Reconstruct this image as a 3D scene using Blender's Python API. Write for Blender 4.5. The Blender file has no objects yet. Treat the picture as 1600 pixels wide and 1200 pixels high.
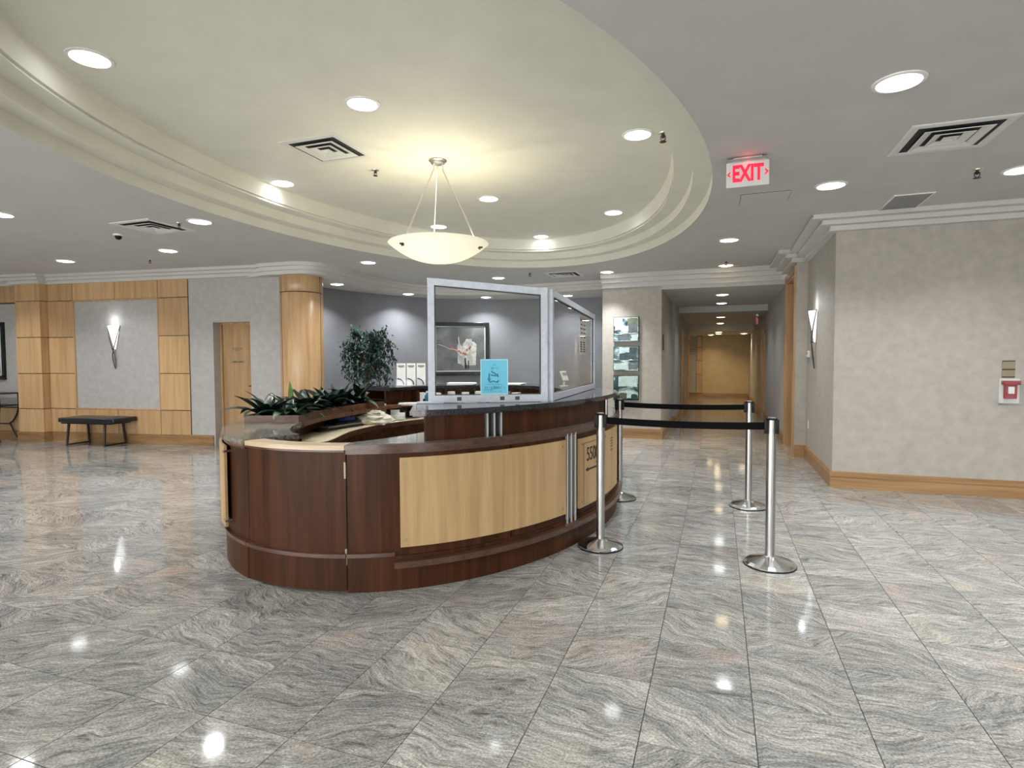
import bpy, bmesh, math, random
from mathutils import Vector, Matrix, Euler
random.seed(7)
PI = math.pi
R = math.radians
SC = bpy.context.scene
COL = SC.collection

# ------------------------------------------------------------------ camera, world, exposure
CAM_H = 1.41
YAW = R(19.7)
PITCH = math.atan(37/900)
cam = bpy.data.cameras.new('camera')
cam.lens = 20.25; cam.sensor_width = 36; cam.sensor_fit = 'HORIZONTAL'; cam.clip_start = .05; cam.clip_end = 200
cam_o = bpy.data.objects.new('camera', cam); COL.objects.link(cam_o)
cam_o.matrix_world = Matrix.Translation((0, 0, CAM_H)) @ Matrix.Rotation(YAW, 4, 'Z') @ Matrix.Rotation(PI/2-PITCH, 4, 'X') @ Matrix.Rotation(R(-.25), 4, 'Z')
SC.camera = cam_o
world = bpy.data.worlds.new('world'); SC.world = world; world.use_nodes = True
bg = world.node_tree.nodes['Background']; bg.inputs[0].default_value = (1, .985, .96, 1); bg.inputs[1].default_value = 6.0
SC.view_settings.view_transform = 'Standard'; SC.view_settings.look = 'None'
SC.view_settings.gamma = 1; SC.view_settings.exposure = 0.34; SC.view_settings.use_curve_mapping = False
SC.cycles.max_bounces = 10; SC.cycles.diffuse_bounces = 5; SC.cycles.glossy_bounces = 5
SC.cycles.transparent_max_bounces = 16; SC.cycles.transmission_bounces = 8
SC.cycles.caustics_reflective = False; SC.cycles.caustics_refractive = False
SC.cycles.sample_clamp_indirect = 6
COOL = (.97, .985, 1.0)
WARM = (1.0, .74, .42)
PEND = (1.0, .91, .66)
P_DOWN = 15.0       # watts of a lobby downlight
P_CORR = 10.0
P_PEND = 29.0

# ------------------------------------------------------------------ materials
def newmat(name):
    m = bpy.data.materials.new(name); m.use_nodes = True
    nt = m.node_tree
    return m, nt, nt.nodes, nt.links, nt.nodes['Principled BSDF']

def simple(name, col, rough=.5, metal=0, spec=.5, emit=None, es=0, coat=0):
    m, nt, N, L, b = newmat(name)
    b.inputs['Base Color'].default_value = (*col, 1); b.inputs['Roughness'].default_value = rough
    b.inputs['Metallic'].default_value = metal; b.inputs['Specular IOR Level'].default_value = spec
    b.inputs['Coat Weight'].default_value = coat
    if emit: b.inputs['Emission Color'].default_value = (*emit, 1); b.inputs['Emission Strength'].default_value = es
    return m

def ramp(N, stops):
    r = N.new('ShaderNodeValToRGB')
    e = r.color_ramp.elements
    while len(e) < len(stops): e.new(.5)
    for i, (p, c) in enumerate(stops):
        e[i].position = p; e[i].color = (*c, 1)
    return r

def mottled(name, c0, c1, scale, rough=.6, detail=4, bump=0, stretch=(1, 1, 1), spec=.4, pos=(.35, .65), coord='Object', dist=0, coat=0, bscale=None):
    m, nt, N, L, b = newmat(name)
    tc = N.new('ShaderNodeTexCoord'); mp = N.new('ShaderNodeMapping'); mp.inputs['Scale'].default_value = stretch
    L.new(tc.outputs[coord], mp.inputs[0])
    nz = N.new('ShaderNodeTexNoise'); nz.inputs['Scale'].default_value = scale; nz.inputs['Detail'].default_value = detail
    nz.inputs['Distortion'].default_value = dist
    L.new(mp.outputs[0], nz.inputs[0])
    r = ramp(N, [(pos[0], c0), (pos[1], c1)]); L.new(nz.outputs[0], r.inputs[0]); L.new(r.outputs[0], b.inputs['Base Color'])
    b.inputs['Roughness'].default_value = rough; b.inputs['Specular IOR Level'].default_value = spec; b.inputs['Coat Weight'].default_value = coat
    if bump:
        bp = N.new('ShaderNodeBump'); bp.inputs['Strength'].default_value = bump; bp.inputs['Distance'].default_value = .01
        if bscale:
            n2 = N.new('ShaderNodeTexNoise'); n2.inputs['Scale'].default_value = bscale; n2.inputs['Detail'].default_value = 3
            L.new(tc.outputs[coord], n2.inputs[0]); L.new(n2.outputs[0], bp.inputs['Height'])
        else: L.new(nz.outputs[0], bp.inputs['Height'])
        L.new(bp.outputs[0], b.inputs['Normal'])
    return m

def wood(name, c0, c1, c2, axis=2, scale=1.0, rough=.35, coat=.15, var=.12, spec=.5):
    """long grain running along one axis, fine fibre plus broad bands; pieces differ a little in tone"""
    m, nt, N, L, b = newmat(name)
    tc = N.new('ShaderNodeTexCoord'); oi = N.new('ShaderNodeObjectInfo')
    add = N.new('ShaderNodeVectorMath'); add.operation = 'MULTIPLY_ADD'
    L.new(oi.outputs['Random'], add.inputs[0]); add.inputs[1].default_value = (31, 17, 23)
    L.new(tc.outputs['Object'], add.inputs[2])
    s = [14, 14, 14]; s[axis] = .8
    mp = N.new('ShaderNodeMapping'); mp.inputs['Scale'].default_value = [v*scale for v in s]; L.new(add.outputs[0], mp.inputs[0])
    n1 = N.new('ShaderNodeTexNoise'); n1.inputs['Scale'].default_value = 1; n1.inputs['Detail'].default_value = 3; n1.inputs['Distortion'].default_value = .6
    L.new(mp.outputs[0], n1.inputs[0])
    s2 = [110, 110, 110]; s2[axis] = 3
    mp2 = N.new('ShaderNodeMapping'); mp2.inputs['Scale'].default_value = [v*scale for v in s2]; L.new(add.outputs[0], mp2.inputs[0])
    n2 = N.new('ShaderNodeTexNoise'); n2.inputs['Scale'].default_value = 1; n2.inputs['Detail'].default_value = 2
    L.new(mp2.outputs[0], n2.inputs[0])
    mx = N.new('ShaderNodeMath'); mx.operation = 'MULTIPLY_ADD'; L.new(n2.outputs[0], mx.inputs[0]); mx.inputs[1].default_value = .45; L.new(n1.outputs[0], mx.inputs[2])
    r = ramp(N, [(.48, c0), (.70, c1), (.95, c2)]); L.new(mx.outputs[0], r.inputs[0])
    hv = N.new('ShaderNodeHueSaturation')
    mr = N.new('ShaderNodeMapRange'); mr.inputs[3].default_value = 1-var; mr.inputs[4].default_value = 1+var; L.new(oi.outputs['Random'], mr.inputs[0])
    L.new(mr.outputs[0], hv.inputs['Value']); L.new(r.outputs[0], hv.inputs['Color']); L.new(hv.outputs[0], b.inputs['Base Color'])
    b.inputs['Roughness'].default_value = rough; b.inputs['Coat Weight'].default_value = coat; b.inputs['Coat Roughness'].default_value = .2; b.inputs['Specular IOR Level'].default_value = spec
    return m

TILE = .4105; TX0 = -1.0865; TY0 = 1.697
def tile_mat():
    m, nt, N, L, b = newmat('veined_granite_tile')
    def math_(op, a, bb=None, c=None):
        n = N.new('ShaderNodeMath'); n.operation = op
        for i, v in enumerate((a, bb, c)):
            if v is None: continue
            if isinstance(v, (int, float)): n.inputs[i].default_value = v
            else: L.new(v, n.inputs[i])
        return n.outputs[0]
    g = N.new('ShaderNodeNewGeometry'); sx = N.new('ShaderNodeSeparateXYZ'); L.new(g.outputs['Position'], sx.inputs[0])
    ix = math_('FLOOR', math_('DIVIDE', math_('SUBTRACT', sx.outputs[0], TX0), TILE))
    iy = math_('FLOOR', math_('DIVIDE', math_('SUBTRACT', sx.outputs[1], TY0), TILE))
    cb = N.new('ShaderNodeCombineXYZ'); L.new(ix, cb.inputs[0]); L.new(iy, cb.inputs[1])
    wn = N.new('ShaderNodeTexWhiteNoise'); wn.noise_dimensions = '3D'; L.new(cb.outputs[0], wn.inputs[0])
    wc = N.new('ShaderNodeSeparateColor'); L.new(wn.outputs['Color'], wc.inputs[0])
    # per-tile rotation of the vein direction and a jump to another part of the stone
    ang = math_('MULTIPLY_ADD', wc.outputs[0], 1.45, -.80)
    rot = N.new('ShaderNodeVectorRotate'); rot.rotation_type = 'Z_AXIS'; L.new(g.outputs['Position'], rot.inputs['Vector']); L.new(ang, rot.inputs['Angle'])
    off = N.new('ShaderNodeVectorMath'); off.operation = 'MULTIPLY_ADD'; L.new(wn.outputs['Color'], off.inputs[0]); off.inputs[1].default_value = (40, 40, 40); L.new(rot.outputs[0], off.inputs[2])
    nw = N.new('ShaderNodeTexNoise'); nw.inputs['Scale'].default_value = 2.6; nw.inputs['Detail'].default_value = 2; nw.inputs['Roughness'].default_value = .45; L.new(off.outputs[0], nw.inputs[0])
    warp = N.new('ShaderNodeVectorMath'); warp.operation = 'SUBTRACT'; L.new(nw.outputs['Color'], warp.inputs[0]); warp.inputs[1].default_value = (.5, .5, .5)
    wp = N.new('ShaderNodeVectorMath'); wp.operation = 'MULTIPLY_ADD'; L.new(warp.outputs[0], wp.inputs[0]); wp.inputs[1].default_value = (.22, .30, .2); L.new(off.outputs[0], wp.inputs[2])
    def streak(sxy, detail, rough):
        mp = N.new('ShaderNodeMapping'); mp.inputs['Scale'].default_value = (*sxy, 1); L.new(wp.outputs[0], mp.inputs[0])
        n = N.new('ShaderNodeTexNoise'); n.inputs['Scale'].default_value = 1; n.inputs['Detail'].default_value = detail; n.inputs['Roughness'].default_value = rough
        n.inputs['Distortion'].default_value = .5
        L.new(mp.outputs[0], n.inputs[0]); return n.outputs[0]
    s1 = streak((6, 42), 6, .78); s2 = streak((16, 120), 4, .8); s3 = streak((1.6, 8), 3, .55)
    v = math_('ADD', math_('MULTIPLY', s1, .55), math_('MULTIPLY', s2, .45))
    r = ramp(N, [(.37, (.070, .070, .067)), (.445, (.205, .204, .196)), (.52, (.32, .315, .30)), (.62, (.46, .448, .42))]); L.new(v, r.inputs[0])
    r3 = ramp(N, [(.36, (.76, .775, .775)), (.64, (1.12, 1.10, 1.07))]); L.new(s3, r3.inputs[0])
    mul = N.new('ShaderNodeMix'); mul.data_type = 'RGBA'; mul.blend_type = 'MULTIPLY'; mul.inputs[0].default_value = 1
    L.new(r.outputs[0], mul.inputs[6]); L.new(r3.outputs[0], mul.inputs[7])
    # rosy and cream patches
    pk = N.new('ShaderNodeTexNoise'); pk.inputs['Scale'].default_value = 1.9; pk.inputs['Detail'].default_value = 3; pk.inputs['Distortion'].default_value = .8; L.new(wp.outputs[0], pk.inputs[0])
    pf = N.new('ShaderNodeMapRange'); pf.inputs[1].default_value = .56; pf.inputs[2].default_value = .72; pf.inputs[3].default_value = 0; pf.inputs[4].default_value = .62; L.new(pk.outputs[0], pf.inputs[0])
    pm = N.new('ShaderNodeMix'); pm.data_type = 'RGBA'; L.new(pf.outputs[0], pm.inputs[0]); L.new(mul.outputs[2], pm.inputs[6])
    pc = ramp(N, [(.4, (.46, .33, .26)), (.6, (.48, .43, .33))]); L.new(wc.outputs[1], pc.inputs[0])
    pm2 = N.new('ShaderNodeMix'); pm2.data_type = 'RGBA'; pm2.blend_type = 'MIX'; pm2.inputs[0].default_value = .35; L.new(pc.outputs[0], pm2.inputs[6]); L.new(mul.outputs[2], pm2.inputs[7])
    L.new(pm2.outputs[2], pm.inputs[7])
    # tile to tile tone
    tn = N.new('ShaderNodeMapRange'); tn.inputs[3].default_value = .88; tn.inputs[4].default_value = 1.12; L.new(wc.outputs[2], tn.inputs[0])
    hs = N.new('ShaderNodeHueSaturation'); L.new(pm.outputs[2], hs.inputs['Color']); L.new(tn.outputs[0], hs.inputs['Value']); hs.inputs['Saturation'].default_value = .95
    # salt and pepper grain
    sp = N.new('ShaderNodeTexNoise'); sp.inputs['Scale'].default_value = 110; sp.inputs['Detail'].default_value = 1; L.new(g.outputs['Position'], sp.inputs[0])
    sr = N.new('ShaderNodeMapRange'); sr.inputs[1].default_value = .3; sr.inputs[2].default_value = .7; sr.inputs[3].default_value = .68; sr.inputs[4].default_value = 1.30; L.new(sp.outputs[0], sr.inputs[0])
    h2 = N.new('ShaderNodeHueSaturation'); L.new(hs.outputs[0], h2.inputs['Color']); L.new(sr.outputs[0], h2.inputs['Value'])
    L.new(h2.outputs[0], b.inputs['Base Color'])
    b.inputs['Roughness'].default_value = .075; b.inputs['Specular IOR Level'].default_value = .5
    return m

M = {}
M['tile'] = tile_mat()
M['grout'] = simple('dark_grout', (.055, .055, .052), .8)
M['ceiling'] = mottled('ceiling_paint', (.52, .52, .50), (.55, .55, .53), 3, .75)
M['tray'] = mottled('cream_tray_paint', (.70, .69, .61), (.74, .73, .65), 3, .7)
M['crown'] = mottled('crown_paint', (.585, .58, .555), (.615, .61, .585), 3, .7)
M['wallpaper'] = mottled('linen_wallpaper', (.39, .36, .318), (.46, .43, .385), 11, .7, detail=9, bump=.08, bscale=160, pos=(.3, .7))
M['wallpaper_grey'] = mottled('grey_wallpaper', (.385, .37, .355), (.45, .435, .42), 11, .7, detail=9, bump=.08, bscale=160, pos=(.3, .7))
M['dark_wall'] = mottled('slate_blue_wall', (.205, .215, .235), (.235, .245, .265), 2, .5, detail=3)
M['maple'] = wood('maple_veneer', (.42, .25, .12), (.51, .32, .16), (.58, .385, .205))
M['maple_h'] = wood('maple_baseboard', (.23, .125, .048), (.32, .18, .074), (.40, .24, .108), axis=0, rough=.42)
M['maple_panel'] = wood('light_maple_panel', (.385, .245, .112), (.455, .30, .142), (.52, .355, .18), rough=.5, var=.05)
M['door_wood'] = wood('door_veneer', (.33, .20, .095), (.41, .255, .125), (.47, .305, .16))
M['joint'] = simple('dark_joint', (.075, .042, .025), .6)
M['walnut'] = wood('dark_stained_wood', (.030, .0105, .0045), (.052, .0180, .0075), (.080, .029, .0125), rough=.40, coat=.0, var=.12, spec=.16)
M['walnut_h'] = wood('dark_moulding', (.045, .020, .012), (.075, .034, .020), (.11, .055, .033), axis=0, rough=.3, coat=.4)
M['mid_wood'] = wood('mid_brown_wood', (.085, .036, .019), (.13, .058, .032), (.19, .092, .052), axis=0, spec=.3)
M['ply'] = wood('pale_edge_board', (.42, .31, .20), (.52, .40, .27), (.60, .48, .34), axis=0)
M['laminate'] = mottled('cream_laminate', (.70, .62, .44), (.75, .67, .49), 4, .4)
M['granite'] = mottled('brown_granite', (.085, .075, .062), (.34, .32, .28), 55, .09, detail=6, pos=(.3, .72), spec=.6)
M['granite_dark'] = mottled('black_granite', (.012, .012, .016), (.045, .045, .055), 120, .08, detail=4, spec=.6)
M['steel'] = simple('brushed_steel', (.46, .46, .455), .30, 1)
M['bright_strip'] = simple('satin_strip', (.66, .66, .65), .4, .5)
M['chrome'] = simple('polished_steel', (.66, .66, .65), .16, 1)
M['nickel'] = simple('satin_nickel', (.72, .70, .64), .3, 1)
M['bronze'] = simple('bronze_metal', (.12, .10, .08), .4, 1)
M['alu'] = mottled('anodised_aluminium', (.50, .54, .62), (.58, .62, .70), 30, .42, spec=.6)
M['alu_dark'] = simple('grey_gasket', (.05, .055, .065), .5)
M['black'] = simple('black_plastic', (.006, .006, .007), .5, spec=.25)
M['belt'] = simple('black_webbing', (.004, .004, .005), .9, spec=.1)
M['leather'] = mottled('black_leather', (.010, .011, .013), (.022, .023, .026), 40, .28, bump=.15)
M['white'] = simple('white_enamel', (.78, .78, .76), .45)
M['white_plastic'] = simple('white_plastic', (.80, .80, .78), .4)
M['paper'] = mottled('white_paper', (.80, .80, .78), (.88, .88, .86), 12, .8)
M['ink'] = simple('dark_ink', (.012, .012, .014), .6)
M['ink_blue'] = simple('blue_ink', (.03, .05, .22), .6)
M['sign_blue'] = simple('light_blue_paper', (.15, .56, .76), .6)
M['sign_edge'] = simple('pale_blue_edge', (.45, .74, .85), .6)
M['sign_ink'] = simple('teal_ink', (.02, .16, .26), .6)
M['vent'] = simple('vent_white', (.66, .66, .63), .5)
M['vent_shade'] = simple('painted_duct_shade', (.02, .021, .024), .8)  # dark colour standing in for shade inside ceiling openings
M['grey_grille'] = mottled('grey_grille', (.24, .245, .245), (.29, .29, .285), 200, .6)
M['lens'] = simple('lamp_lens', (.9, .9, .9), .4, emit=COOL, es=9)
M['lens_warm'] = simple('warm_lamp_lens', (.9, .9, .9), .4, emit=(1, .80, .48), es=8)
M['shade'] = simple('frosted_sconce_glass', (.9, .9, .9), .4, emit=(.94, .96, 1), es=.85)
M['exit_red'] = simple('exit_red_lit', (.8, .01, .05), .5, emit=(1, .008, .05), es=.62)
M['exit_face'] = simple('exit_white_face', (.62, .63, .61), .45)
M['red'] = simple('alarm_red', (.30, .008, .02), .3)
M['brass'] = simple('aged_brass_plate', (.30, .26, .17), .45, .4)
M['brown_edge'] = simple('dark_brown_edge', (.03, .022, .014), .5)
M['cloth'] = mottled('cream_cloth', (.62, .58, .46), (.76, .72, .60), 14, .9, bump=.2)
M['blue'] = simple('blue_plastic', (.035, .07, .30), .5)
M['pot'] = mottled('dark_clay_pot', (.03, .027, .024), (.06, .05, .042), 20, .6)
M['soil'] = mottled('potting_soil', (.012, .009, .006), (.035, .026, .018), 60, .95, bump=.4)
M['bark'] = mottled('bark', (.055, .040, .028), (.13, .10, .075), 30, .85, bump=.3, stretch=(1, 1, .25))
M['leaf_dark'] = mottled('dark_leaf', (.008, .026, .016), (.02, .055, .032), 9, .32, spec=.5)
M['leaf_mid'] = mottled('mid_leaf', (.022, .062, .034), (.06, .12, .065), 9, .38, spec=.5)
M['leaf_lime'] = mottled('lime_leaf', (.20, .33, .10), (.34, .46, .20), 9, .4, spec=.5)
M['ficus_leaf'] = mottled('ficus_leaf', (.010, .032, .025), (.030, .072, .055), 14, .55, spec=.2)
M['frame_black'] = simple('black_frame', (.008, .009, .011), .25)
M['mat_silver'] = simple('silver_fillet', (.55, .57, .56), .4)
M['charcoal_metal'] = simple('dark_iron', (.035, .028, .026), .45, .6)
M['warm_wall'] = mottled('warm_wallpaper', (.50, .41, .27), (.56, .465, .31), 4, .7, detail=6)

def glass_mat():
    m = bpy.data.materials.new('clear_pane'); m.use_nodes = True; nt = m.node_tree; N, L = nt.nodes, nt.links
    N.clear(); out = N.new('ShaderNodeOutputMaterial'); mix = N.new('ShaderNodeMixShader'); fr = N.new('ShaderNodeFresnel'); fr.inputs[0].default_value = 1.5
    tr = N.new('ShaderNodeBsdfTransparent'); tr.inputs[0].default_value = (.985, .992, .99, 1); gl = N.new('ShaderNodeBsdfGlossy'); gl.inputs['Roughness'].default_value = .0
    gl.inputs[0].default_value = (1, 1, 1, 1)
    ge = N.new('ShaderNodeNewGeometry'); fs = N.new('ShaderNodeMath'); fs.operation = 'SUBTRACT'; fs.inputs[0].default_value = 1; L.new(ge.outputs['Backfacing'], fs.inputs[1])
    fm = N.new('ShaderNodeMath'); fm.operation = 'MULTIPLY'; L.new(fr.outputs[0], fm.inputs[0]); L.new(fs.outputs[0], fm.inputs[1])
    L.new(fm.outputs[0], mix.inputs[0]); L.new(tr.outputs[0], mix.inputs[1]); L.new(gl.outputs[0], mix.inputs[2]); L.new(mix.outputs[0], out.inputs[0])
    return m
M['glass'] = glass_mat()

def bowl_mat():
    m = bpy.data.materials.new('alabaster_bowl'); m.use_nodes = True; nt = m.node_tree; N, L = nt.nodes, nt.links
    N.clear(); out = N.new('ShaderNodeOutputMaterial'); a = N.new('ShaderNodeAddShader'); mix = N.new('ShaderNodeMixShader'); mix.inputs[0].default_value = .45
    d = N.new('ShaderNodeBsdfDiffuse'); d.inputs[0].default_value = (.85, .83, .74, 1)
    t = N.new('ShaderNodeBsdfTranslucent'); t.inputs[0].default_value = (.62, .62, .57, 1)
    e = N.new('ShaderNodeEmission'); e.inputs[0].default_value = (1, .96, .80, 1); e.inputs[1].default_value = .26
    L.new(d.outputs[0], mix.inputs[1]); L.new(t.outputs[0], mix.inputs[2]); L.new(mix.outputs[0], a.inputs[0]); L.new(e.outputs[0], a.inputs[1]); L.new(a.outputs[0], out.inputs[0])
    return m
M['bowl'] = bowl_mat()

def abstract(name, stops, scale, seed, stretch=(1, 1, 1), dist=1.2):
    m, nt, N, L, b = newmat(name)
    tc = N.new('ShaderNodeTexCoord'); mp = N.new('ShaderNodeMapping'); mp.inputs['Scale'].default_value = stretch; mp.inputs['Location'].default_value = (seed*3.7, seed*1.3, seed*2.1)
    L.new(tc.outputs['Object'], mp.inputs[0])
    n = N.new('ShaderNodeTexNoise'); n.inputs['Scale'].default_value = scale; n.inputs['Detail'].default_value = 5; n.inputs['Distortion'].default_value = dist; L.new(mp.outputs[0], n.inputs[0])
    r = ramp(N, stops); L.new(n.outputs[0], r.inputs[0]); L.new(r.outputs[0], b.inputs['Base Color']); b.inputs['Roughness'].default_value = .25
    return m
TEAL = [(.33, (.012, .03, .035)), (.43, (.03, .10, .11)), (.52, (.20, .33, .34)), (.60, (.55, .68, .68)), (.7, (.70, .80, .78))]
M['art1'] = abstract('teal_abstract', TEAL, 3.4, 1, (1, 1, 2.2))
M['art2'] = abstract('teal_dark_abstract', TEAL, 3.0, 4.2, (1, 1, 1.8))
M['art3'] = abstract('teal_green_abstract', [(.33, (.010, .022, .018)), (.44, (.05, .11, .09)), (.54, (.38, .52, .48)), (.68, (.60, .74, .70))], 2.6, 2.45, (1, 1, 2))
M['art_grey'] = abstract('grey_still_life_ground', [(.3, (.06, .068, .068)), (.6, (.14, .15, .148)), (.75, (.24, .25, .245))], 2.2, 6)
M['art_left'] = abstract('dark_print', [(.3, (.02, .03, .045)), (.5, (.07, .09, .11)), (.7, (.30, .33, .34))], 4, 5)
for n_, c0, c1 in (('ice', (.42, .53, .58), (.62, .70, .72)), ('olive', (.13, .15, .09), (.22, .24, .15)), ('slate', (.06, .085, .10), (.15, .18, .20)), ('deep', (.008, .03, .035), (.03, .09, .10)), ('mint', (.40, .55, .52), (.56, .68, .65)), ('moss', (.05, .065, .04), (.14, .15, .11))):
    M['paint_'+n_] = mottled('paint_'+n_, c0, c1, 9, .3, detail=5, dist=.8)
M['petal_red'] = simple('red_paint', (.36, .09, .06), .5)
M['vase_white'] = mottled('white_paint', (.30, .30, .285), (.58, .57, .53), 12, .5, dist=1.0)

# ------------------------------------------------------------------ geometry helpers
class MB:
    def __init__(s): s.bm = bmesh.new(); s.mi = 0
    def face(s, vs):
        try:
            f = s.bm.faces.new(vs); f.material_index = s.mi; return f
        except ValueError: return None
    def verts(s, cos): return [s.bm.verts.new(c) for c in cos]
    def box(s, c, size, rz=0, rot=None, bevel=0):
        m = Matrix.Translation(c) @ (rot.to_4x4() if rot is not None else Matrix.Rotation(rz, 4, 'Z'))
        x, y, z = [v/2 for v in size]
        v = s.verts([m @ Vector(p) for p in ((-x,-y,-z),(x,-y,-z),(x,y,-z),(-x,y,-z),(-x,-y,z),(x,-y,z),(x,y,z),(-x,y,z))])
        fs = [s.face([v[i] for i in q]) for q in ((0,3,2,1),(4,5,6,7),(0,1,5,4),(1,2,6,5),(2,3,7,6),(3,0,4,7))]
        if bevel:
            es = {e for f in fs for e in f.edges}
            bmesh.ops.bevel(s.bm, geom=list(es), offset=bevel, segments=2, profile=.5, affect='EDGES')
        return s
    def prism(s, poly, z0, z1):
        n = len(poly)
        a = s.verts([(p[0], p[1], z0) for p in poly]); b = s.verts([(p[0], p[1], z1) for p in poly])
        ar = sum(poly[i][0]*poly[(i+1)%n][1]-poly[(i+1)%n][0]*poly[i][1] for i in range(n))
        if ar < 0: a.reverse(); b.reverse()
        s.face(list(reversed(a))); s.face(b)
        for i in range(n): s.face([a[i], a[(i+1)%n], b[(i+1)%n], b[i]])
        return s
    def strip(s, pa, pb, z0, z1):
        """solid between two open plan paths of equal length"""
        n = len(pa)
        A0 = s.verts([(*p, z0) for p in pa]); A1 = s.verts([(*p, z1) for p in pa]); B0 = s.verts([(*p, z0) for p in pb]); B1 = s.verts([(*p, z1) for p in pb])
        for i in range(n-1):
            j = i+1
            s.face([A0[i], A0[j], A1[j], A1[i]]); s.face([B0[j], B0[i], B1[i], B1[j]])
            s.face([A1[i], A1[j], B1[j], B1[i]]); s.face([A0[j], A0[i], B0[i], B0[j]])
        s.face([A0[0], A1[0], B1[0], B0[0]]); s.face([A0[-1], B0[-1], B1[-1], A1[-1]])
        return s
    def tube(s, path, r, seg=10, cap=True, closed=False):
        path = [Vector(p) for p in path]; n = len(path); rs = r if isinstance(r, (list, tuple)) else [r]*n
        rings = []; prev = None
        for i, p in enumerate(path):
            if closed: d = path[(i+1) % n]-path[i-1]
            else: d = path[min(i+1, n-1)]-path[max(i-1, 0)]
            d.normalize()
            if prev is None:
                up = Vector((0, 0, 1)) if abs(d.z) < .95 else Vector((1, 0, 0)); x = d.cross(up).normalized()
            else:
                x = (prev - d*prev.dot(d)).normalized()
            prev = x; y = d.cross(x)
            rings.append(s.verts([p + (x*math.cos(2*PI*k/seg)+y*math.sin(2*PI*k/seg))*rs[i] for k in range(seg)]))
        m = n if closed else n-1
        for i in range(m):
            a, b = rings[i], rings[(i+1) % n]
            for k in range(seg): s.face([a[k], a[(k+1) % seg], b[(k+1) % seg], b[k]])
        if cap and not closed: s.face(list(reversed(rings[0]))); s.face(rings[-1])
        return s
    def lathe(s, prof, c=(0, 0, 0), seg=32, a0=0, a1=2*PI):
        full = abs(a1-a0-2*PI) < 1e-6; k = seg if full else seg+1
        cols = []
        for i in range(k):
            a = a0+(a1-a0)*i/seg
            cols.append([None if (r < 1e-6 and False) else s.bm.verts.new((c[0]+r*math.cos(a), c[1]+r*math.sin(a), c[2]+z)) for r, z in prof])
        for i in range(seg):
            A, B = cols[i], cols[(i+1) % k]
            for j in range(len(prof)-1): s.face([A[j], B[j], B[j+1], A[j+1]])
        bmesh.ops.remove_doubles(s.bm, verts=[v for cc in cols for v in cc], dist=1e-6)
        return s
    def extrude_outline(s, pts, frm, depth):
        """planar outline (u,w) mapped by frm(u,w,d) with a thickness"""
        n = len(pts)
        a = s.verts([frm(u, w, 0) for u, w in pts]); b = s.verts([frm(u, w, depth) for u, w in pts])
        s.face(a); s.face(list(reversed(b)))
        for i in range(n): s.face([a[(i+1)%n], a[i], b[i], b[(i+1)%n]])
        return s
    def mesh(s, name, mats, smooth=35, fix=True):
        if fix: bmesh.ops.recalc_face_normals(s.bm, faces=s.bm.faces)
        me = bpy.data.meshes.new(name); s.bm.to_mesh(me); s.bm.free()
        for m in (mats if isinstance(mats, (list, tuple)) else [mats]): me.materials.append(M[m])
        if smooth and me.polygons:
            me.polygons.foreach_set('use_smooth', [True]*len(me.polygons)); me.set_sharp_from_angle(angle=R(smooth))
        return me
    def build(s, name, mats, parent=None, smooth=35, loc=None, label=None, fix=True):
        return link(name, s.mesh(name, mats, smooth, fix), parent, loc, label)

def link(name, me, parent=None, loc=None, label=None):
    o = bpy.data.objects.new(name, me); COL.objects.link(o)
    if parent is not None: o.parent = parent
    if loc is not None: o.location = loc
    if label: o['label'] = label
    return o
def tag(o, label, cat, group=None, kind=None):
    o['label'] = label; o['category'] = cat
    if group: o['group'] = group
    if kind: o['kind'] = kind
    return o
def thing(name, label, cat, loc=(0, 0, 0), rz=0, group=None):
    o = bpy.data.objects.new(name, None); COL.objects.link(o); o.location = loc; o.rotation_euler = (0, 0, rz); o.empty_display_size = .1
    return tag(o, label, cat, group)
def struct(mb, name, mats, smooth=35, parent=None):
    o = mb.build(name, mats, parent, smooth)
    if parent is None: o['kind'] = 'structure'
    return o
def copy_tree(o, parent=None):
    c = o.copy(); COL.objects.link(c); c.parent = parent
    for ch in [x for x in ALLKIDS.get(o.name, [])]: copy_tree(ch, c)
    return c
ALLKIDS = {}
def index_kids():
    ALLKIDS.clear()
    for x in bpy.data.objects:
        if x.parent: ALLKIDS.setdefault(x.parent.name, []).append(x)
def dup(o, loc, rz=None, label=None):
    index_kids(); c = copy_tree(o); c.location = loc
    if rz is not None: c.rotation_euler = (0, 0, rz)
    if label: c['label'] = label
    return c
def text_mesh(body, size, depth, align='CENTER', bold=0):
    cu = bpy.data.curves.new('lettering', 'FONT'); cu.body = body; cu.size = size; cu.extrude = depth; cu.offset = bold; cu.align_x = align; cu.align_y = 'CENTER'
    o = bpy.data.objects.new('lettering', cu); COL.objects.link(o)
    dg = bpy.context.evaluated_depsgraph_get(); dg.update()
    me = bpy.data.meshes.new_from_object(o.evaluated_get(dg))
    bpy.data.objects.remove(o); bpy.data.curves.remove(cu)
    return me
def offset_path(path, d):
    """shift an open plan path to its left by d (mitred)"""
    n = len(path); out = []
    nrm = []
    for i in range(n-1):
        dx, dy = path[i+1][0]-path[i][0], path[i+1][1]-path[i][1]; l = math.hypot(dx, dy); nrm.append((-dy/l, dx/l))
    for i in range(n):
        a = nrm[max(i-1, 0)]; b = nrm[min(i, n-2)]
        k = 1+a[0]*b[0]+a[1]*b[1]; k = max(k, .3)
        out.append((path[i][0]+d*(a[0]+b[0])/k, path[i][1]+d*(a[1]+b[1])/k))
    return out
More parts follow.
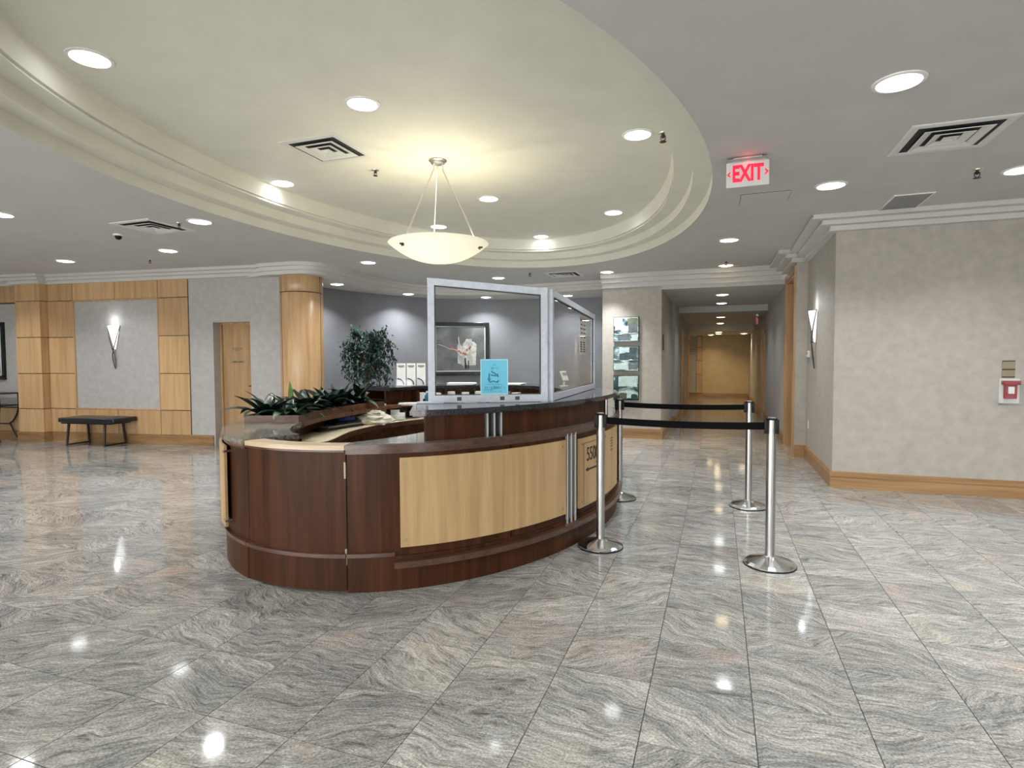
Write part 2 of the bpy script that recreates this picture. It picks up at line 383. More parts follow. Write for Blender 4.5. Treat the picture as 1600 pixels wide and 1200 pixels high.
def spline(pts, per=6):
    out = []; n = len(pts)
    for i in range(n-1):
        p0, p1, p2, p3 = pts[max(i-1, 0)], pts[i], pts[i+1], pts[min(i+2, n-1)]
        for k in range(per):
            t = k/per
            out.append(tuple(.5*((2*p1[j])+(-p0[j]+p2[j])*t+(2*p0[j]-5*p1[j]+4*p2[j]-p3[j])*t*t+(-p0[j]+3*p1[j]-3*p2[j]+p3[j])*t**3) for j in range(len(p1))))
    out.append(tuple(pts[-1])); return out
def area_lamp(parent, loc, size, watts, col, name='lamp', spread=125):
    l = bpy.data.lights.new(name, 'AREA'); l.shape = 'DISK'; l.size = size; l.energy = watts; l.color = col; l.spread = R(spread)
    o = bpy.data.objects.new(name, l); COL.objects.link(o); o.parent = parent; o.location = loc
    return o
def point_lamp(parent, loc, r, watts, col, name='lamp'):
    l = bpy.data.lights.new(name, 'POINT'); l.shadow_soft_size = r; l.energy = watts; l.color = col
    o = bpy.data.objects.new(name, l); COL.objects.link(o); o.parent = parent; o.location = loc
    return o

# ------------------------------------------------------------------ plan of the place
CZ = 2.93                                    # main ceiling
ZT = 3.33                                    # oval tray ceiling
EC = (-2.49, 5.08)                           # centre of the oval tray
LU = Vector((1, .1265, 0)).normalized(); LN = Vector((LU.y, -LU.x, 0)); LP = Vector((-8.41, 7.297, 0))
LRZ = math.atan2(LU.y, LU.x)
def LW(s, d, z=0): return LP + LU*s + LN*d + Vector((0, 0, z))   # along the left wall, out of it, up
def LW2(s, d): p = LW(s, d); return (p.x, p.y)
YR, XR = 7.12, 1.19                          # right wall, return wall
XC, YN = 1.04, 9.15                          # corridor right wall, nook
YB, XBL, XBR = 10.45, -1.99, -.945           # painting block
YE = 22.3
ALC = spline([(-7.03, 7.75), (-6.98, 8.2), (-6.84, 9.0), (-6.62, 9.85), (-6.28, 10.7), (-5.8, 11.35), (-5.15, 11.82), (-4.4, 12.14), (-3.5, 12.36), (-2.6, 12.46), (-1.95, 12.48)], 5)

# ------------------------------------------------------------------ floor: base slab, 300 nearest tiles one by one, the rest joined
fb = MB(); fb.prism([(-13.6, -3.1), (6.6, -3.1), (6.6, 8), (1.6, 8), (1.6, 23), (-2.4, 23), (-2.4, 13.2), (-13.6, 13.2)], -.12, -.0035)
floor = struct(fb, 'floor', 'grout', 0)
tm = MB(); h = TILE/2-.0019
def tile_into(mb, cx, cy):
    a = mb.verts([(cx-h, cy-h, -.0035), (cx+h, cy-h, -.0035), (cx+h, cy+h, -.0035), (cx-h, cy+h, -.0035)])
    c = mb.verts([(cx-h, cy-h, 0), (cx+h, cy-h, 0), (cx+h, cy+h, 0), (cx-h, cy+h, 0)])
    mb.face(c)
    for i in range(4):
        j = (i+1) % 4; mb.face([a[i], a[j], c[j], c[i]])
tile_into(tm, 0, 0); tile_me = tm.mesh('tile', 'tile', 0, fix=False)
cells = []
for i in range(-31, 20):
    for j in range(-12, 52):
        x, y = TX0+(i+.5)*TILE, TY0+(j+.5)*TILE
        if y > 8.2 and (x > 1.5 or x < -7.6): continue
        if y > 12.7 and not (-2.3 < x < 1.5): continue
        if not (-13.5 < x < 6.5): continue
        fwd = -x*math.sin(YAW)+y*math.cos(YAW); rt = x*math.cos(YAW)+y*math.sin(YAW)
        vis = fwd > 1.9 and abs(rt/fwd) < .93
        under = ((x+2.5)/1.35)**2+((y-5.2)/2.05)**2 < 1 or (y > 7.1 and x > 1.2) or (y > LP.y+(x-LP.x)*.1265+.2 and x < -6.5)
        cells.append((0 if vis and not under else 1, fwd*fwd+rt*rt, x, y))
cells.sort()
rest = MB()
for k, (v, d, x, y) in enumerate(cells):
    if k < 300: link('tile', tile_me, floor, (x, y, 0))
    else: tile_into(rest, x, y)
tf = rest.build('tile_field', 'tile', floor, 0, fix=False); tf['kind'] = 'stuff'

# ------------------------------------------------------------------ ceiling with the stepped oval tray
def ell(a, b, n=96, c=EC): return [(c[0]+a*math.cos(2*PI*i/n), c[1]+b*math.sin(2*PI*i/n)) for i in range(n)]
cb = MB(); bm = cb.bm
outer = [(-13.6, -3.1), (6.6, -3.1), (6.6, 10.4), (-1.9, 10.4), (-1.9, 13), (-13.6, 13)]
E0 = ell(2.43, 4.08)
v0 = cb.verts([(x, y, CZ) for x, y in outer]); v1 = cb.verts([(x, y, CZ) for x, y in E0])
es = [bm.edges.new((v0[i], v0[(i+1) % len(v0)])) for i in range(len(v0))] + [bm.edges.new((v1[i], v1[(i+1) % len(v1)])) for i in range(len(v1))]
bmesh.ops.triangle_fill(bm, use_beauty=True, use_dissolve=False, edges=es)
up = cb.verts([(v.co.x, v.co.y, 3.5) for v in v0]); cb.face(up)
for i in range(len(v0)): cb.face([v0[i], v0[(i+1) % len(v0)], up[(i+1) % len(v0)], up[i]])
def ring(mb, ra, za, rb, zb, n=96):
    A = mb.verts([(x, y, za) for x, y in ell(*ra, n)]); B = mb.verts([(x, y, zb) for x, y in ell(*rb, n)])
    for i in range(n): mb.face([A[i], A[(i+1) % n], B[(i+1) % n], B[i]])
cb.mi = 1
# tiers: (axes, z) going up and in
T = [((2.43, 4.08), CZ), ((2.43, 4.08), 3.035), ((2.27, 3.92), 3.035), ((2.27, 3.92), 3.135), ((2.11, 3.76), 3.135),
     ((2.11, 3.76), 3.147), ((2.125, 3.775), 3.150), ((2.125, 3.775), 3.158), ((2.10, 3.75), 3.163), ((2.10, 3.75), ZT-.012), ((2.085, 3.735), ZT)]
for (ra, za), (rb, zb) in zip(T, T[1:]): ring(cb, ra, za, rb, zb)
cb.face(list(reversed(cb.verts([(x, y, ZT) for x, y in ell(2.085, 3.735)]))))
bmesh.ops.remove_doubles(bm, verts=bm.verts, dist=1e-5)
ceiling = struct(cb, 'ceiling', ('ceiling', 'tray'), 30)

# ------------------------------------------------------------------ walls
def wall(name, path, z0, z1, mat, th=.12):
    mb = MB(); mb.strip(path, offset_path(path, -th), z0, z1); return struct(mb, name, mat, 0)
wall('wall_right', [(6.5, YR), (XR, YR), (XR, YN), (XC, YN), (XC, YN+.1)], 0, CZ, 'wallpaper')
# corridor right wall with the cased opening
cr = MB(); cr.strip([(XC, 10.32), (XC, YE)], [(XC+.14, 10.32), (XC+.14, YE)], 0, 2.72)
cr.strip([(XC, YN+.1), (XC, 10.32)], [(XC+.14, YN+.1), (XC+.14, 10.32)], 2.66, CZ)
struct(cr, 'wall_corridor_right', 'wallpaper_grey', 0)
bl = MB(); bl.prism([(XBL, YB), (XBR, YB), (XBR, 12.9), (XBL, 12.9)], 0, CZ)
struct(bl, 'wall_painting_block', 'wallpaper', 0)
cl = MB(); cl.strip([(-.885, 12.9), (-.885, 19.6)], [(-1.05, 12.9), (-1.05, 19.6)], 0, 2.7); cl.strip([(-1.05, 12.9), (-1.05, 13.0)], [(-1.9, 12.9), (-1.9, 13.0)], 0, 2.7)
struct(cl, 'wall_corridor_left', 'wallpaper_grey', 0)
ce = MB(); ce.box((-.7, YE+.06, 1.35), (3.6, .12, 2.7)); struct(ce, 'wall_corridor_end', 'warm_wall', 0)
cx_ = MB(); cx_.box((-2.3, 21, 1.35), (.1, 3.2, 2.7)); cx_.box((-1.7, 19.55, 1.35), (1.4, .1, 2.7)); struct(cx_, 'wall_corridor_side', 'warm_wall', 0)
al = MB(); al.strip(ALC, offset_path(ALC, .12), 0, CZ); struct(al, 'wall_alcove', 'dark_wall', 30)
# the wall behind the camera is glazed; side walls close the hall
wb = MB()
for x0, x1 in ((-13.5, -9.5), (-6.3, -5.9), (-2.4, -2.0), (1.1, 4.4), (6.3, 6.5)): wb.box(((x0+x1)/2, -3.05, 1.5), (x1-x0, .12, 3.0))
for x0, x1 in ((-9.5, -6.3), (-5.9, -2.4), (-2.0, 1.1), (4.4, 6.3)): wb.box(((x0+x1)/2, -3.05, 2.8), (x1-x0, .12, .4))
struct(wb, 'wall_back', 'wallpaper', 0)
for k, (x0, x1) in enumerate(((-9.5, -6.3), (-5.9, -2.4), (-2.0, 1.1), (4.4, 6.3))):
    w = MB(); w.box(((x0+x1)/2, -3.05, .03), (x1-x0, .06, .06)); w.box(((x0+x1)/2, -3.05, 2.57), (x1-x0, .06, .06)); w.box(((x0+x1)/2, -3.05, 1.3), (.06, .06, 2.5))
    f = struct(w, 'window_%d' % (k+1), 'alu', 0)
    g = MB(); q = (x1-x0)/4; g.box(((x0+x1)/2-q, -3.05, 1.3), (2*q-.05, .01, 2.48)); g.build('pane', 'glass', f, 0)
    g = MB(); g.box(((x0+x1)/2+q, -3.05, 1.3), (2*q-.05, .01, 2.48)); g.build('pane', 'glass', f, 0)
ws = MB(); ws.box((6.56, 2, 1.5), (.12, 10.4, 3)); struct(ws, 'wall_side_right', 'wallpaper', 0)
ws = MB(); ws.box((-13.56, 1.7, 1.5), (.12, 9.6, 3)); struct(ws, 'wall_side_left', 'wallpaper_grey', 0)
# left wall (runs a few degrees off square), with the door recess
lw = MB()
def lbox(mb, s0, s1, d0, d1, z0, z1): mb.prism([LW2(s0, d0), LW2(s1, d0), LW2(s1, d1), LW2(s0, d1)], z0, z1); return mb
lbox(lw, -5.4, .48, -.34, 0, 0, CZ); lbox(lw, 1.24, 1.98, -.34, 0, 0, CZ); lbox(lw, .48, 1.24, -.34, 0, 2.10, CZ); lbox(lw, .48, 1.24, -.40, -.30, 0, 2.1)
wall_left = struct(lw, 'wall_left', 'wallpaper_grey', 0)
wl = MB(); wl.prism([(-7.05, 7.72), (-7.05, 8.0), (-6.45, 8.0), (-6.45, 7.72)], 0, CZ); struct(wl, 'wall_column_return', 'dark_wall', 0)

# wood panelling of the left wall: each panel a piece of its own, over a dark backing
ROWS = [(.17, .580), (.592, 1.205), (1.217, 1.845), (1.857, 2.485), (2.497, 2.79)]
bk = MB()
lbox(bk, -5.4, .05, -.005, .010, .17, .60); lbox(bk, -5.4, .05, -.005, .010, 2.47, 2.80); lbox(bk, -2.88, -2.31, -.005, .010, .5, 2.6); lbox(bk, -.545, .05, -.005, .010, .5, 2.6)
bk.build('panel_backing', 'joint', wall_left, 0)
pil = MB(); lbox(pil, -3.42, -2.885, -.01, .145, 0, CZ); pil.build('pilaster_core', 'joint', wall_left, 0)
def wpanel(s0, s1, d0, d1, z0, z1):
    mb = MB(); c = LW((s0+s1)/2, (d0+d1)/2, (z0+z1)/2)
    mb.box((0, 0, 0), (s1-s0, abs(d1-d0), z1-z0), bevel=.002)
    o = mb.build('wood_panel', 'maple', wall_left, 0, loc=c); o.rotation_euler = (0, 0, LRZ)
for z0, z1 in ROWS:
    wpanel(-3.428, -2.877, .145, .155, z0, z1)                     # pilaster face
    wpanel(-2.885, -2.875, .004, .140, z0, z1)                     # pilaster side
    wpanel(-2.868, -2.325, .008, .022, z0, z1)
    wpanel(-.538, .045, .008, .022, z0, z1)
for z0, z1 in (ROWS[0], ROWS[4]):
    for s0, s1 in ((-5.35, -4.3), (-4.288, -3.44), (-2.313, -1.431), (-1.419, -.55)): wpanel(s0, s1, .008, .022, z0, z1)
tr = MB()
for s0, s1, z0, z1 in ((-2.325, -.538, .585, .605), (-2.325, -.538, 2.470, 2.492), (-2.325, -2.305, .6, 2.48), (-.558, -.538, .6, 2.48), (-3.50, -3.44, .17, 2.49)): lbox(tr, s0, s1, 0, .026, z0, z1)
tr.build('inset_moulding', 'maple', wall_left, 0)

# door in the left wall
dr = MB(); lbox(dr, .48, .51, -.30, 0, 0, 2.1); lbox(dr, 1.21, 1.24, -.30, 0, 0, 2.1); lbox(dr, .51, 1.21, -.30, 0, 2.06, 2.1)
door1 = struct(dr, 'door_1', 'wallpaper_grey', 0)
d = MB(); lbox(d, .515, 1.205, -.235, -.19, .008, 2.055); d.build('door_leaf', 'door_wood', door1, 0)
d = MB(); lbox(d, .51, .545, -.19, -.15, 0, 2.06); lbox(d, 1.18, 1.21, -.19, -.15, 0, 2.06); lbox(d, .51, 1.21, -.19, -.15, 2.03, 2.06); d.build('door_frame', 'door_wood', door1, 0)
d = MB(); lbox(d, .70, .94, -.19, -.182, 1.385, 1.425); d.build('name_plate', 'brass', door1, 0)
d = MB(); lbox(d, .735, .81, -.182, -.180, 1.400, 1.410); lbox(d, .825, .915, -.182, -.180, 1.400, 1.410); d.build('plate_lettering', 'brown_edge', door1, 0)
d = MB()
for k in range(4): lbox(d, .72+k*.05, .752+k*.05, -.19, -.183, 1.60 + (.01 if k in (0, 3) else -.012), 1.645)
d.build('door_number', 'brass', door1, 0)
d = MB(); c = LW(1.13, -.15, 1.0); d.tube([LW(1.13, -.19, 1.0), LW(1.13, -.135, 1.0), LW(1.07, -.13, 1.0)], .011, 8); d.build('door_handle', 'bronze', door1)

# cased opening in the corridor's right wall and corridor doors
op = MB(); op.box((XC+.10, 10.30, 1.33), (.22, .05, 2.66)); op.box((XC+.10, YN+.125, 1.33), (.22, .05, 2.66)); op.box((XC+.10, 9.79, 2.635), (.22, 1.0, .05))
op.box((XC-.012, 10.36, 1.36), (.03, .09, 2.72)); op.box((XC-.012, YN+.06, 1.36), (.03, .10, 2.72)); op.box((XC-.012, 9.78, 2.70), (.03, 1.2, .09))
door2 = struct(op, 'door_2', 'door_wood', 0)
d = MB(); d.box((XC+.19, 9.79, 1.32), (.045, .96, 2.62)); d.build('door_leaf', 'door_wood', door2, 0)
def corridor_door(n, x, y0, y1, sgn):
    mb = MB(); hh = 2.03
    for yy in (y0-.05, y1+.05): mb.box((x, yy, hh/2+.03), (.05, .10, hh+.06))
    mb.box((x, (y0+y1)/2, hh+.05), (.05, y1-y0+.2, .10))
    o = struct(mb, 'door_%d' % n, 'door_wood', 0)
    d = MB(); d.box((x-sgn*.004, (y0+y1)/2, hh/2), (.03, y1-y0, hh)); d.build('door_leaf', 'door_wood', o, 0)
    d = MB(); d.tube([(x+sgn*.02, y0+.08, 1), (x+sgn*.06, y0+.08, 1), (x+sgn*.06, y0+.19, 1)], .012, 6); d.build('door_handle', 'steel', o)
corridor_door(3, -.885, 15.0, 15.95, 1)
corridor_door(4, -.885, 18.3, 19.25, 1)
corridor_door(5, XC, 14.9, 15.8, -1)

# column
CC = (-6.38, 7.70); CR = .335
co = MB(); co.lathe([(CR-.012, 0), (CR-.012, 2.79)], (*CC, 0), 48); co.lathe([(CR-.012, 2.775), (CR+.004, 2.775), (CR+.004, 2.79), (CR-.012, 2.79)], (*CC, 0), 48)
column = struct(co, 'column', 'joint', 40)
va = math.atan2(-CC[1], -CC[0]); seam = va+R(57)
for z0, z1 in ((.19, 2.497), (2.513, 2.775)):
    for k in range(3):
        a0, a1 = seam+k*2*PI/3+.018, seam+(k+1)*2*PI/3-.018
        p = MB(); p.lathe([(CR-.012, z0), (CR-.002, z0), (CR, z0+.003), (CR, z1-.003), (CR-.002, z1), (CR-.012, z1)], (0, 0, 0), 20, a0, a1)
        p.build('veneer_panel', 'maple', column, 40, loc=(*CC, 0))
p = MB(); p.lathe([(CR-.01, 0), (CR+.02, 0), (CR+.02, .15), (CR+.01, .18), (CR-.01, .18)], (0, 0, 0), 40); p.build('column_base', 'maple_h', column, 40, loc=(*CC, 0))

# ------------------------------------------------------------------ crowns, soffit, baseboards
def crown(name, path, zb, mat='crown', ds=(.07, .16, .26), ends=None):
    mb = MB(); zs = [zb, zb+(CZ-zb)*.36, zb+(CZ-zb)*.68, CZ+.002]
    for d, z0, z1 in zip(ds, zs, zs[1:]):
        mb.strip(path, offset_path(path, d), z0, z1)
        mb.strip(offset_path(path, d-.02), offset_path(path, d+.012), z0-.002, z0+.012)
    return struct(mb, name, mat, 0)
crown('trim_1', [(6.5, YR), (XR, YR), (XR, YN), (XC, YN), (XC, 10.4)], 2.785)
crown('trim_2', [(XC, YB), (XBR, YB), (XBL, YB)], 2.70, ds=(.05, .12, .20))
lp = [LW2(1.7, 0), LW2(-2.88, 0), LW2(-2.88, .15), LW2(-3.43, .15), LW2(-3.43, 0), LW2(-5.4, 0)]
crown('trim_3', lp, 2.79)
# alcove soffit stepping up into the hall ceiling
SE = spline([(-6.75, 7.28), (-6.35, 7.30), (-6.02, 7.36), (-5.87, 7.62), (-5.90, 8.3), (-5.98, 9.2), (-5.86, 10.1), (-5.45, 10.72), (-4.75, 11.05), (-3.9, 11.15), (-3.0, 11.14), (-2.3, 11.08), (-1.97, 11.05)], 5)
sf = MB()
WS = spline([(-7.2, 7.4), (-7.2, 8.0), (-7.0, 9.0), (-6.75, 9.9), (-6.4, 10.8), (-5.9, 11.5), (-5.25, 11.95), (-4.4, 12.25), (-3.5, 12.45), (-2.6, 12.55), (-1.95, 12.6)], 6)
for off, z0, z1 in ((0, 2.765, 2.825), (.06, 2.822, 2.882), (.13, 2.878, CZ+.002)):
    e = offset_path(SE, off if off else 1e-6)
    e = offset_path(SE, -off) if off else SE
    sf.strip(WS, e, z0, z1) if len(e) == len(WS) else None
struct(sf, 'trim_4', 'crown', 30)
# corridor ceilings and bulkheads
cc = MB(); cc.box((.05, 12.35, 2.79), (2.3, 3.8, .30)); cc.box((.05, 16.55, 2.65), (2.3, 4.9, .30)); cc.box((-.6, 20.9, 2.43), (3.7, 3.8, .30)); struct(cc, 'ceiling_corridor', 'ceiling', 0)
def base(name, path):
    mb = MB(); mb.strip(path, offset_path(path, .022), 0, .125); mb.strip(path, offset_path(path, .030), .125, .155); mb.strip(path, offset_path(path, .016), .155, .175)
    return struct(mb, name, 'maple_h', 0)
base('baseboard_right', [(6.5, YR), (XR, YR), (XR, YN), (XC, YN)])
base('baseboard_corridor_right', [(XC, 10.42), (XC, 14.8)])
base('baseboard_corridor_right_far', [(XC, 15.9), (XC, YE)])
base('baseboard_block', [(XBR, 12.9), (XBR, YB), (XBL, YB), (XBL, 12.4)])
base('baseboard_corridor_end', [(XC, YE), (-2.2, YE)])
base('baseboard_corridor_left', [(-.885, 14.9), (-.885, 12.9), (XBR, 12.9)])
base('baseboard_corridor_left_far', [(-.885, 18.2), (-.885, 16.05)])
base('baseboard_left', [LW2(.48, 0), LW2(-2.88, 0), LW2(-2.88, .155), LW2(-3.43, .155), LW2(-3.43, 0), LW2(-5.4, 0)])
base('baseboard_door', [LW2(1.9, 0), LW2(1.24, 0)])
mb = MB(); mb.strip(list(reversed(ALC)), offset_path(list(reversed(ALC)), .02), 0, .16); struct(mb, 'baseboard_alcove', 'walnut_h', 30)
# end wall dressing: pale strip and wood panels
ew = MB(); ew.box((-.66, YE-.012, 1.2), (.20, .016, 2.2)); e0 = struct(ew, 'trim_5', 'joint', 0)
for z0, z1 in ((.18, .86), (.875, 1.36), (1.375, 1.85), (1.865, 2.26)):
    p = MB(); p.box((-.66, YE-.024, (z0+z1)/2), (.185, .014, z1-z0), bevel=.002); p.build('wood_panel', 'maple', e0, 0)
ew = MB(); ew.box((-.90, YE-.01, 1.2), (.26, .012, 2.2)); struct(ew, 'trim_6', 'wallpaper_grey', 0)

# ------------------------------------------------------------------ ceiling lights
def downlight(name, x, y, z, label, lens='lens', watts=P_DOWN, col=COOL, group=None, spread=125):
    t = thing(name, label, 'light', (x, y, z), 0, group)
    if not hasattr(downlight, 'me'):
        m = MB(); m.lathe([(.132, 0), (.130, -.006), (.120, -.010), (.110, -.009), (.106, .0), (.100, .0), (.132, 0)], seg=28); downlight.me = m.mesh('trim_ring', 'white', 40)
        downlight.l = {}
    if lens not in downlight.l:
        m = MB(); m.lathe([(.0, -.022), (.04, -.020), (.075, -.014), (.098, -.006), (.107, .0), (0, 0)], seg=24); downlight.l[lens] = m.mesh('lens', lens, 40)
    link('trim_ring', downlight.me, t); link('lens', downlight.l[lens], t)
    if watts: area_lamp(t, (0, 0, -.026), .16, watts, col, spread=spread)
    return t
HALL = [(.92, 3.76, 'large bright ceiling downlight nearest the camera, above the big right-hand vent'),
 (.914, 5.76, 'ceiling downlight just beyond the exit sign and access panel'),
 (2.29, 5.83, 'ceiling downlight cut by the right edge of the picture'),
 (.114, 7.91, 'ceiling downlight over the second pair of belt posts, in line with the corridor'),
 (.103, 10.0, 'yellowish ceiling downlight beside the slot diffuser at the corridor mouth'),
 (-1.827, 10.0, 'ceiling downlight above the three canvases, right of the small vent'),
 (-3.83, 9.98, 'ceiling downlight seen just above the top rail of the glass guard'),
 (-5.10, 7.69, 'ceiling downlight between the column and the pendant bowl, outside the oval'),
 (-5.31, 4.81, 'ceiling downlight beside the left-hand vent'),
 (-7.10, 5.90, 'ceiling downlight between left-hand vent and left wall'),
 (-9.24, 5.95, 'ceiling downlight near the left wall above the dark bench'),
 (-6.96, 3.86, 'ceiling downlight cut by the left edge of the picture')]
for i, (x, y, l) in enumerate(HALL): downlight('downlight', x, y, CZ, l, 'lens_warm' if i == 4 else 'lens', P_DOWN*(.8 if i == 4 else 1), (1, .86, .62) if i == 4 else COOL, spread=85 if y > 9.9 else 125)
for x, y in ((.95, 1.75), (2.4, 3.8), (4.3, 5.8), (4.3, 3.6), (-6.9, 1.9), (-9.2, 3.8), (-11.3, 5.6), (2.6, 1.6), (-9.2, 1.5), (-2.5, -.9), (.9, -.6), (-5.6, -.5)):  # unseen downlights, added to light the hall from out of view
    downlight('downlight', x, y, CZ, 'unseen ceiling downlight added to light the hall', 'lens', P_DOWN, COOL, 'added downlights beyond the frame')
TRAY = [(-2.52, 3.755, 'downlight in the oval tray beside the square vent, nearest the camera'),
 (-4.44, 5.095, 'downlight in the oval tray close to its left rim, beyond the vent'),
 (-2.586, 6.43, 'downlight in the oval tray just right of the pendant rods'),
 (-2.61, 8.66, 'downlight in the oval tray at its far end, right of the bowl'),
 (-1.305, 7.60, 'downlight in the oval tray at its far right, beside the stepped rim'),
 (-.668, 5.07, 'downlight in the oval tray beside the sprinkler at the right rim'),
 (-3.757, 2.608, 'downlight in the oval tray at its near left rim'),
 (-3.79, 7.5, 'downlight in the oval tray seen just above the pendant bowl between its rods')]
for x, y, l in TRAY: downlight('downlight', x, y, ZT, l, 'lens', P_DOWN*.75, spread=105)
for x, y, l in ((-6.33, 8.57, 'soffit downlight right beside the column, washing the dark wall'),
                (-5.93, 10.35, 'soffit downlight above the ficus side of the dark curved wall'),
                (-4.70, 11.5, 'soffit downlight above the framed still life'),
                (-3.0, 11.85, 'soffit downlight near the right end of the dark curved wall')):
    downlight('downlight', x, y, 2.765, l, 'lens', P_DOWN*1.15)
for x, y, z, l, w in ((.06, 11.7, 2.64, 'first white downlight inside the corridor', 0), (.055, 13.45, 2.64, 'second white downlight inside the corridor', 0),
                   (.05, 15.8, 2.5, 'first amber downlight beyond the corridor bulkhead', 1), (.045, 18.5, 2.5, 'second amber downlight beyond the corridor bulkhead', 1),
                   (.0, 19.5, 2.28, 'third amber downlight deep in the corridor', 1), (.0, 20.7, 2.28, 'amber downlight nearest the corridor end wall', 1),
                   (-.25, 21.5, 2.28, 'small amber downlight at the left by the corridor end wall', 1), (.80, 20.9, 2.28, 'amber downlight at the right side of the corridor end', 1)):
    downlight('downlight', x, y, z, l, 'lens_warm' if w else 'lens', P_CORR*(.55 if w else .6), WARM if w else COOL)

# ------------------------------------------------------------------ pendant bowl
pd = thing('pendant_lamp', 'glowing frosted glass bowl pendant on three rods over the reception desk', 'lamp', (-2.555, 5.05, 0))
m = MB(); m.lathe([(0, ZT), (.085, ZT), (.088, ZT-.008), (.07, ZT-.02), (.066, ZT-.03), (.03, ZT-.042), (0, ZT-.042)], seg=28); m.build('canopy', 'nickel', pd)
bowl = MB(); prof = []
for i in range(15):
    a = i/14; r = .478*a; prof.append((r, 2.352+.183*(a**2.25)))
inner = [(max(r-.008, 0), z+.008) for r, z in reversed(prof)]
bowl.lathe(prof+[(.483, 2.537), (.478, 2.543)]+inner, seg=56); bowl_o = bowl.build('bowl', 'bowl', pd, 50)
va = math.atan2(-5.05, 2.555)
for k in range(3):
    a = va+PI+R(8)+k*2*PI/3
    cx, cy = math.cos(a), math.sin(a)
    r_ = MB(); r_.tube([(cx*.045, cy*.045, ZT-.035), (cx*.05, cy*.05, ZT-.09), (cx*.405, cy*.405, 2.50)], .008, 8)
    r_.tube([(cx*.045, cy*.045, ZT-.06+.013*math.cos(q)) if False else (cx*.046+(-cy)*.012*math.sin(q), cy*.046+cx*.012*math.sin(q), ZT-.062+.014*math.cos(q)) for q in [2*PI*i/10 for i in range(10)]], .004, 6, closed=True)
    ro = r_.build('rod', 'nickel', pd)
    c_ = MB(); c_.box((cx*.415, cy*.415, 2.478), (.012, .03, .03), a); c_.tube([(cx*.40, cy*.40, 2.48), (cx*.445, cy*.445, 2.48)], .009, 8); c_.build('clip', 'bronze', ro)
m = MB(); m.lathe([(0, 2.56), (.03, 2.555), (.045, 2.535), (.04, 2.51), (0, 2.50)], seg=20); m.build('lamp_holder', 'white', pd)
for a in (0.5, 2.6, 4.7): point_lamp(pd, (.16*math.cos(a), .16*math.sin(a), 2.475), .035, P_PEND/3, PEND)

# ------------------------------------------------------------------ vents and ceiling bits
def vent_meshes():
    def sq(mb, h0, z0, h1, z1, mi=0):
        mb.mi = mi
        A = mb.verts([(-h0, -h0, z0), (h0, -h0, z0), (h0, h0, z0), (-h0, h0, z0)]); B = mb.verts([(-h1, -h1, z1), (h1, -h1, z1), (h1, h1, z1), (-h1, h1, z1)])
        for i in range(4): mb.face([A[i], A[(i+1) % 4], B[(i+1) % 4], B[i]])
    fr = MB()
    for (h0, z0, h1, z1, mi) in ((.30, 0, .30, -.005, 0), (.30, -.005, .285, -.010, 0), (.285, -.010, .248, -.010, 0), (.248, -.010, .240, -.004, 0), (.240, -.004, .240, 0, 1)): sq(fr, h0, z0, h1, z1, mi)
    F = fr.mesh('frame', ('vent', 'vent_shade'), 0)
    bk = MB(); bk.box((0, 0, -.0015), (.48, .48, .003)); B_ = bk.mesh('duct_shade_plate', 'vent_shade', 0)  # dark sheet painted as duct shade; no opening behind it
    Ls = []
    for ho, hi in ((.196, .140), (.118, .066), (.046, .008)):
        lv = MB()
        for (a0, b0, a1, b1, mi) in ((ho, -.020, ho-.012, -.020, 0), (ho-.012, -.020, hi, -.005, 0), (hi, -.005, hi, -.0035, 0), (hi, -.0035, ho, -.017, 1), (ho, -.017, ho, -.020, 0)): sq(lv, a0, b0, a1, b1, mi)  # back faces coloured dark, as if shaded inside the duct
        lv.mi = 0
        if ho < .05: lv.face(lv.verts([(-.008, -.008, -.005), (.008, -.008, -.005), (.008, .008, -.005), (-.008, .008, -.005)]))
        Ls.append(lv.mesh('louver', ('vent', 'vent_shade'), 0, fix=False))
    return F, B_, Ls
VF, VB, VL = vent_meshes()
def vent(x, y, z, label):
    t = thing('ceiling_vent', label, 'vent', (x, y, z)); link('frame', VF, t); link('duct_shade_plate', VB, t)
    for l in VL: link('louver', l, t)
vent(-3.36, 4.44, ZT, 'square four-way ceiling vent inside the lit oval tray')
vent(1.475, 4.79, CZ, 'large square four-way ceiling vent in the grey ceiling right of the exit sign')
vent(-6.0, 4.81, CZ, 'square four-way ceiling vent left of the oval tray')
vent(-2.58, 10.0, CZ, 'small far square ceiling vent beyond the oval tray')
t = thing('speaker_grille', 'grey square ceiling grille panel near the right wall crown', 'grille', (1.69, 6.63, CZ))
m = MB(); m.box((0, 0, -.004), (.31, .62, .008), bevel=.002); m.build('grille_face', 'grey_grille', t, 0)
m = MB()
for sx, sy, lx, ly in ((0, .312, .33, .012), (0, -.312, .33, .012), (.157, 0, .012, .62), (-.157, 0, .012, .62)): m.box((sx, sy, -.005), (lx, ly, .010))
m.build('frame', 'white', t, 0)
t = thing('access_panel', 'flush square access panel in ceiling below the exit sign', 'panel', (.395, 5.98, CZ))
m = MB(); m.box((0, 0, -.0015), (.43, .38, .003)); m.build('shadow_gap', 'vent_shade', t, 0)
m = MB(); m.box((0, 0, -.003), (.422, .372, .006)); m.build('hatch_lid', 'ceiling', t, 0)
t = thing('slot_diffuser', 'short dark slot diffuser in ceiling at the corridor mouth', 'vent', (.38, 10.12, CZ))
m = MB(); m.box((0, 0, -.003), (.30, .06, .006)); m.build('frame', 'vent', t, 0); m = MB(); m.box((0, 0, -.006), (.27, .035, .006)); m.build('slot', 'vent_shade', t, 0)

